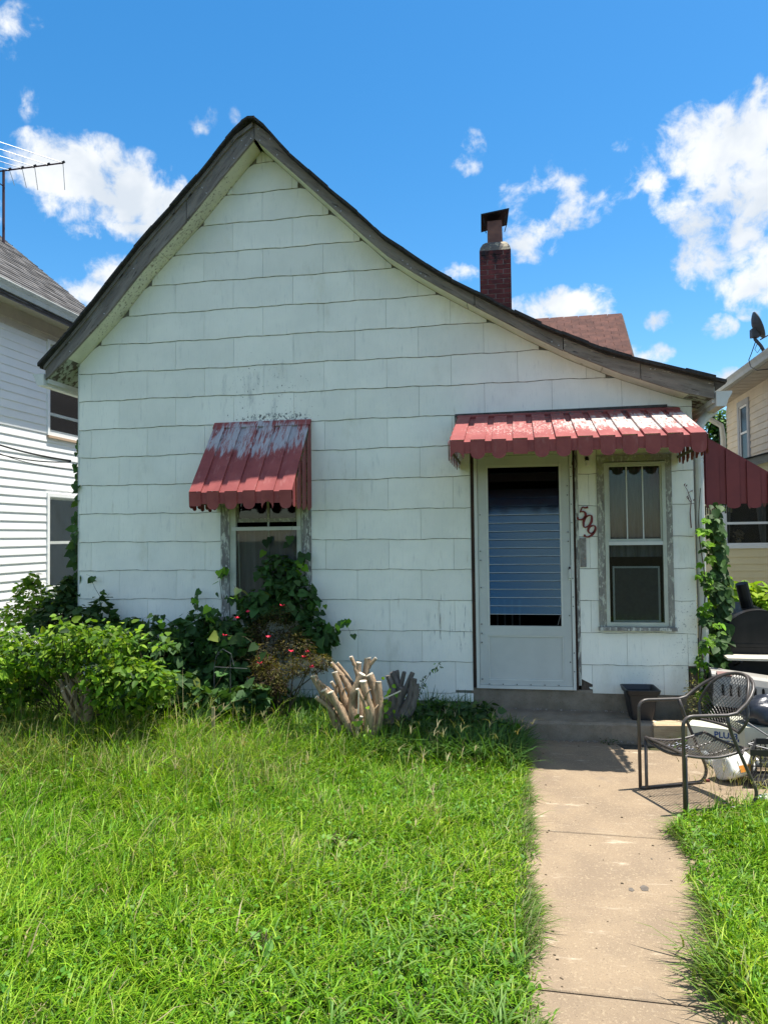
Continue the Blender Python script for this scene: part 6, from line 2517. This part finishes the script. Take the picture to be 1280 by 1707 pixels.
def lawn_layer(n, x0, x1, y0, y1, hk, wlo, whi, lean, keepfar, straw, tone=1.0, pal=GRC, sprawl=1.0):
    p = scatter(n, x0, x1, y0, y1, keepfar)
    k = len(p)
    x, y = p[:, 0], p[:, 1]
    patch = snoise(x, y, 2.6, .7)
    patch2 = snoise(x, y, 7.5, 2.1)
    patch3 = snoise(x, y, 19.0, .4)
    h = lawn_height(x, y) * hk * (.40 + .45 * patch + .35 * patch2 + .50 * patch3) * RS.uniform(.4, 1.3, k)
    w = RS.uniform(wlo, whi, k)
    flow = 2.5 * np.sin(x * 2.1 + y * 1.3) + 1.5 * np.sin(y * 5 - x * 3)
    az = np.where(RS.uniform(size=k) < .22, flow + RS.normal(size=k) * .9, RS.uniform(0, 6.283, k))
    ln = np.clip(RS.normal(lean, .30, k), .05, 1.35)
    V = blades(p, h, w, az, ln * sprawl)
    c = pal[RS.randint(0, len(pal), k)] * RS.uniform(.75, 1.25, (k, 1)) * tone
    c = c * (1 + .22 * (patch[:, None] - .5) * np.array([[1.6, .7, .6]]))
    s = RS.uniform(size=k) < straw * (.5 + patch2)
    c[s] = STRAW[RS.randint(0, 3, s.sum())] * RS.uniform(.7, 1.1, (s.sum(), 1))
    cc = np.repeat(c[:, None, :], 7, 1)
    return V, cc


VS, CS = [], []
for args in [(175000, -6.15, 2.6, -4.75, 0.0, 1.05, .0036, .0072, .78, .02, .03),
             (70000, -6.15, 2.6, -4.75, 0.0, .75, .0060, .0120, .95, .02, .03, 1.0),
             (30000, -6.15, 2.6, -4.75, 0.0, 1.15, .0045, .0095, .85, .0, .05, 1.1),
             (7000, -7.0, .0, -3.6, -1.2, 1.7, .002, .0035, .5, .0, .40),
             (60000, -6.2, 4.2, -9.0, 5.0, .9, .005, .009, .8, .6, .04)]:
    V, c = lawn_layer(*args)
    VS.append(V)
    CS.append(c)
# broad crabgrass rosettes
ros = scatter(900, -4.5, 1.8, -4.6, -1.3)
ros = ros[RS.uniform(size=len(ros)) < .55]
for q in ros:
    k = RS.randint(9, 18)
    p = np.repeat(q[None], k, 0) + RS.normal(size=(k, 3)) * np.array([.015, .015, 0])
    V = blades(p, RS.uniform(.07, .17, k) * (1.0 if q[0] < 0 else .8), RS.uniform(.006, .011, k), RS.uniform(0, 6.28, k), RS.uniform(.5, 1.2, k))
    c = palette(k, [(.12, .24, .045), (.10, .21, .035), (.16, .27, .06)], .15)
    VS.append(V)
    CS.append(np.repeat(c[:, None, :], 7, 1))
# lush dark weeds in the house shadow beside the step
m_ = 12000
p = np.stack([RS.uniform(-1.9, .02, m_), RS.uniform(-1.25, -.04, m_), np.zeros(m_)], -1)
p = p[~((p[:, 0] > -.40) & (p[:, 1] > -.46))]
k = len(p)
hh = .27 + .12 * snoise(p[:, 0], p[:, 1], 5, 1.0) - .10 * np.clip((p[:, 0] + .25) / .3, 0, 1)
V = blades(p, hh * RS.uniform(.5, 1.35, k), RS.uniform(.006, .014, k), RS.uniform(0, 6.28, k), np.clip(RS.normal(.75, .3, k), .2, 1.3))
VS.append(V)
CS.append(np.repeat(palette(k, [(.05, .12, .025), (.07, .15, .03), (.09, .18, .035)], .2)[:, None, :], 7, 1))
# blades hiding the foot of the stump
m_ = 1500
p = np.stack([RS.uniform(-1.95, -.95, m_), RS.uniform(-1.42, -1.12, m_), np.zeros(m_)], -1)
V = blades(p, RS.uniform(.16, .36, m_), RS.uniform(.004, .010, m_), RS.uniform(0, 6.28, m_), np.clip(RS.normal(.6, .3, m_), .1, 1.2))
VS.append(V)
CS.append(np.repeat(palette(m_, [(.09, .19, .02), (.14, .26, .025), (.06, .14, .02)], .2)[:, None, :], 7, 1))
# tall rank grass along the bushes at the left
m_ = 15000
p = np.stack([RS.uniform(-5.6, -1.5, m_), RS.uniform(-2.15, -1.0, m_), np.zeros(m_)], -1)
k = len(p)
V = blades(p, RS.uniform(.16, .42, k) * np.clip(1.1 + .25 * (-p[:, 0] - 3.0), .8, 1.35), RS.uniform(.003, .0075, k), RS.uniform(0, 6.28, k), np.clip(RS.normal(.55, .3, k), .1, 1.2))
cc = palette(k, [(.09, .17, .025), (.12, .20, .03), (.15, .21, .045), (.28, .27, .11)], .2)
VS.append(V)
CS.append(np.repeat(cc[:, None, :], 7, 1))
# edging that flops over the walk
m_ = 4200
y = RS.uniform(-4.6, -1.05, m_)
left = RS.uniform(size=m_) < .55
x = np.where(left, RS.normal(.015, .02, m_), np.interp(y, [-6, -3.9, -3.2, -2.6, -2.2, -1.98], [.71, .73, .81, .85, .88, .99]) + RS.normal(.02, .02, m_))
kk = left | (y < -1.98)
x, y, left = x[kk], y[kk], left[kk]
k = len(x)
p = np.stack([x, y, np.full(k, .012)], -1)
az = np.where(left, 0.0, math.pi) + RS.normal(size=k) * .75
tuft = np.clip(snoise(x, y, 6, .3) + RS.normal(size=k) * .12, 0, 1)
V = blades(p, (.03 + .11 * tuft ** 2) * RS.uniform(.6, 1.2, k), RS.uniform(.0025, .006, k), az, RS.uniform(.7, 1.35, k), .3)
VS.append(V)
CS.append(np.repeat(palette(k, [(.07, .14, .02), (.10, .18, .025), (.15, .16, .06)], .2)[:, None, :], 7, 1))
# the tuft of broad blades at the lower right edge of the walk
k = 260
bx_, by_ = PZ(1190, 1660, 0).x, PZ(1190, 1660, 0).y
p = np.stack([RS.normal(bx_ + .05, .05, k), RS.normal(by_, .12, k), np.zeros(k)], -1)
V = blades(p, RS.uniform(.10, .24, k), RS.uniform(.006, .012, k), math.pi + RS.normal(size=k) * .9, RS.uniform(.5, 1.2, k), .3)
VS.append(V)
CS.append(np.repeat(palette(k, [(.09, .19, .025), (.12, .22, .03), (.16, .22, .05)], .2)[:, None, :], 7, 1))
# seed stalks with finger spikes
def stalks(n, x0, x1, y0, y1, h0, h1):
    x, y = RS.uniform(x0, x1, n), RS.uniform(y0, y1, n)
    for i in range(n):
        h = RS.uniform(h0, h1)
        az, ln = RS.uniform(0, 6.28), RS.uniform(.1, .5)
        b = np.array([[x[i], y[i], 0.0]])
        V = blades(b, np.array([h]), np.array([.0022]), np.array([az]), np.array([ln]))
        tipp = V[:, 6]
        f = RS.randint(3, 6)
        V2 = blades(np.repeat(tipp, f, 0), RS.uniform(.05, .11, f), np.full(f, .0032), az + RS.normal(size=f) * 1.1, RS.uniform(.5, 1.2, f), .45)
        VS.append(V)
        VS.append(V2)
        col = palette(1, [(.30, .27, .12), (.22, .23, .08), (.36, .31, .17)], .15)
        CS.append(np.repeat(col[:, None, :], 7, 1))
        CS.append(np.repeat(np.repeat(col, f, 0)[:, None, :], 7, 1))


stalks(150, -4.6, -1.7, -1.95, -1.05, .30, .52)
stalks(60, -1.7, .0, -1.4, -.6, .22, .42)
stalks(90, -3.0, -.3, -3.6, -1.4, .16, .32)
stalks(60, 1.1, 1.75, -1.95, -1.4, .12, .34)
V = np.concatenate(VS)
Cc = np.concatenate(CS)
print('grass blades', len(V))
tag(mass('grass', V, BL_T, M['grass'], None, Cc, kind='stuff'), kind='stuff')

# clover and other small leaves down among the blades
m_ = 26000
p = scatter(m_, -5.5, 1.9, -4.7, -1.0)
q = snoise(p[:, 0], p[:, 1], 3.7, 4.2) * snoise(p[:, 0], p[:, 1], 11.0, 1.3)
p = p[q > RS.uniform(.12, .5, len(p))]
k = len(p)
p[:, 2] += lawn_height(p[:, 0], p[:, 1]) * RS.uniform(.25, .85, k)
V = np.einsum('nij,kj->nki', leaf_frames(np.array([0, 0, 1.]) + RS.normal(size=(k, 3)) * .45, RS.normal(size=(k, 3))), LEAF) * (RS.uniform(.012, .030, k))[:, None, None] + p[:, None, :]
tag(mass('clover_patches', V, LEAF_T, M['grass'], None, palette(k, [(.07, .19, .02), (.10, .24, .02), (.14, .28, .04)], .2), kind='stuff'), kind='stuff')

# small broad leaved weeds in the lawn, at the step and at the right corner
def weed(label, x, y, n, r, h, size, cs, mt='leaf', shape=LEAF, nobj=0, stems=6):
    return bush('weed', label, 'weed', [(x, y, h * .6, r, r * .8, h * .5)], n, size, cs, (x, y, r * .4, r * .3), mt, group='small weeds round the lawn and step', shape=shape, nobj=nobj, stems=stems, clump=False, srad=.003)


bush('weed', 'dense dark leafy weeds banked up left of the front step', 'weed', [B(735, 1195, -.45, .24, .2, .12), B(790, 1200, -.55, .22, .2, .13), B(690, 1205, -.7, .2, .2, .12), B(830, 1225, -.75, .16, .16, .09)], 1500, .062, DGREEN + GREEN[2:3], (-.7, -.5, .4, .15), mt='leafshade', group='small weeds round the lawn and step', nobj=90, stems=24, srad=.003)
tw2 = weed('upright feathery weed standing right of the grey stump', PY(690, 1165, -.6).x, -.6, 60, .08, .40, .045, GREEN[:2], nobj=0)
sprig(tw2, [PY(675, 1195, -.55), PY(695, 1160, -.5), PY(715, 1125, -.45), PY(735, 1104, -.42)], 46, .034, DGREEN + GREEN[:1], 'leaf', NARROW, NARROW_T, spread=.012)
sprig(tw2, [PY(690, 1180, -.55), PY(700, 1150, -.5), PY(705, 1128, -.45)], 26, .034, DGREEN, 'leaf', NARROW, NARROW_T, spread=.012)
weed('pale twiggy weed growing at the right corner of the step', 1.44, -.30, 220, .13, .40, .032, [(.20, .20, .10), (.14, .15, .06), (.10, .12, .04)], 'leaf', NARROW, 0) if False else bush('weed', 'pale twiggy weed growing at the right corner of the step', 'weed', [(1.43, -.30, .22, .10, .09, .20), (1.40, -.26, .42, .05, .05, .14)], 420, .034, [(.22, .21, .11), (.15, .16, .06), (.10, .12, .04)], (1.42, -.3, .06, .05), shape=NARROW, T=NARROW_T, stems=16, clump=False, srad=.0025)
weed('low green weed growing from the crack under the chair', PZ(1150, 1245, 0).x, PZ(1150, 1245, 0).y, 260, .20, .10, .040, GREEN + YGREEN[:1], shape=LEAF)
weed('small green weed under the front edge of the chair', PZ(1095, 1240, 0).x, PZ(1095, 1240, 0).y, 170, .13, .09, .036, GREEN, shape=LEAF)
weed('tiny weed rooted in the joint below the step', PZ(1020, 1248, 0).x, -.47, 60, .07, .05, .022, DGREEN, shape=NARROW) if False else bush('weed', 'tiny weed rooted in the joint below the step', 'weed', [(PZ(1020, 1248, .03).x, -.48, .045, .08, .04, .025)], 110, .022, DGREEN, (PZ(1020, 1248, .03).x, -.47, .05, .02), shape=NARROW, T=NARROW_T, stems=0, clump=False)
weed('small broad leaved weed in the middle of the lawn', PZ(560, 1430, 0).x, PZ(560, 1430, 0).y, 90, .10, .10, .034, [(.12, .25, .03), (.15, .28, .06)], shape=LEAF)
weed('small broad leaved weed low in the front lawn', PZ(430, 1610, 0).x, PZ(430, 1610, 0).y, 80, .09, .09, .034, [(.10, .24, .03), (.13, .26, .06)], shape=LEAF)
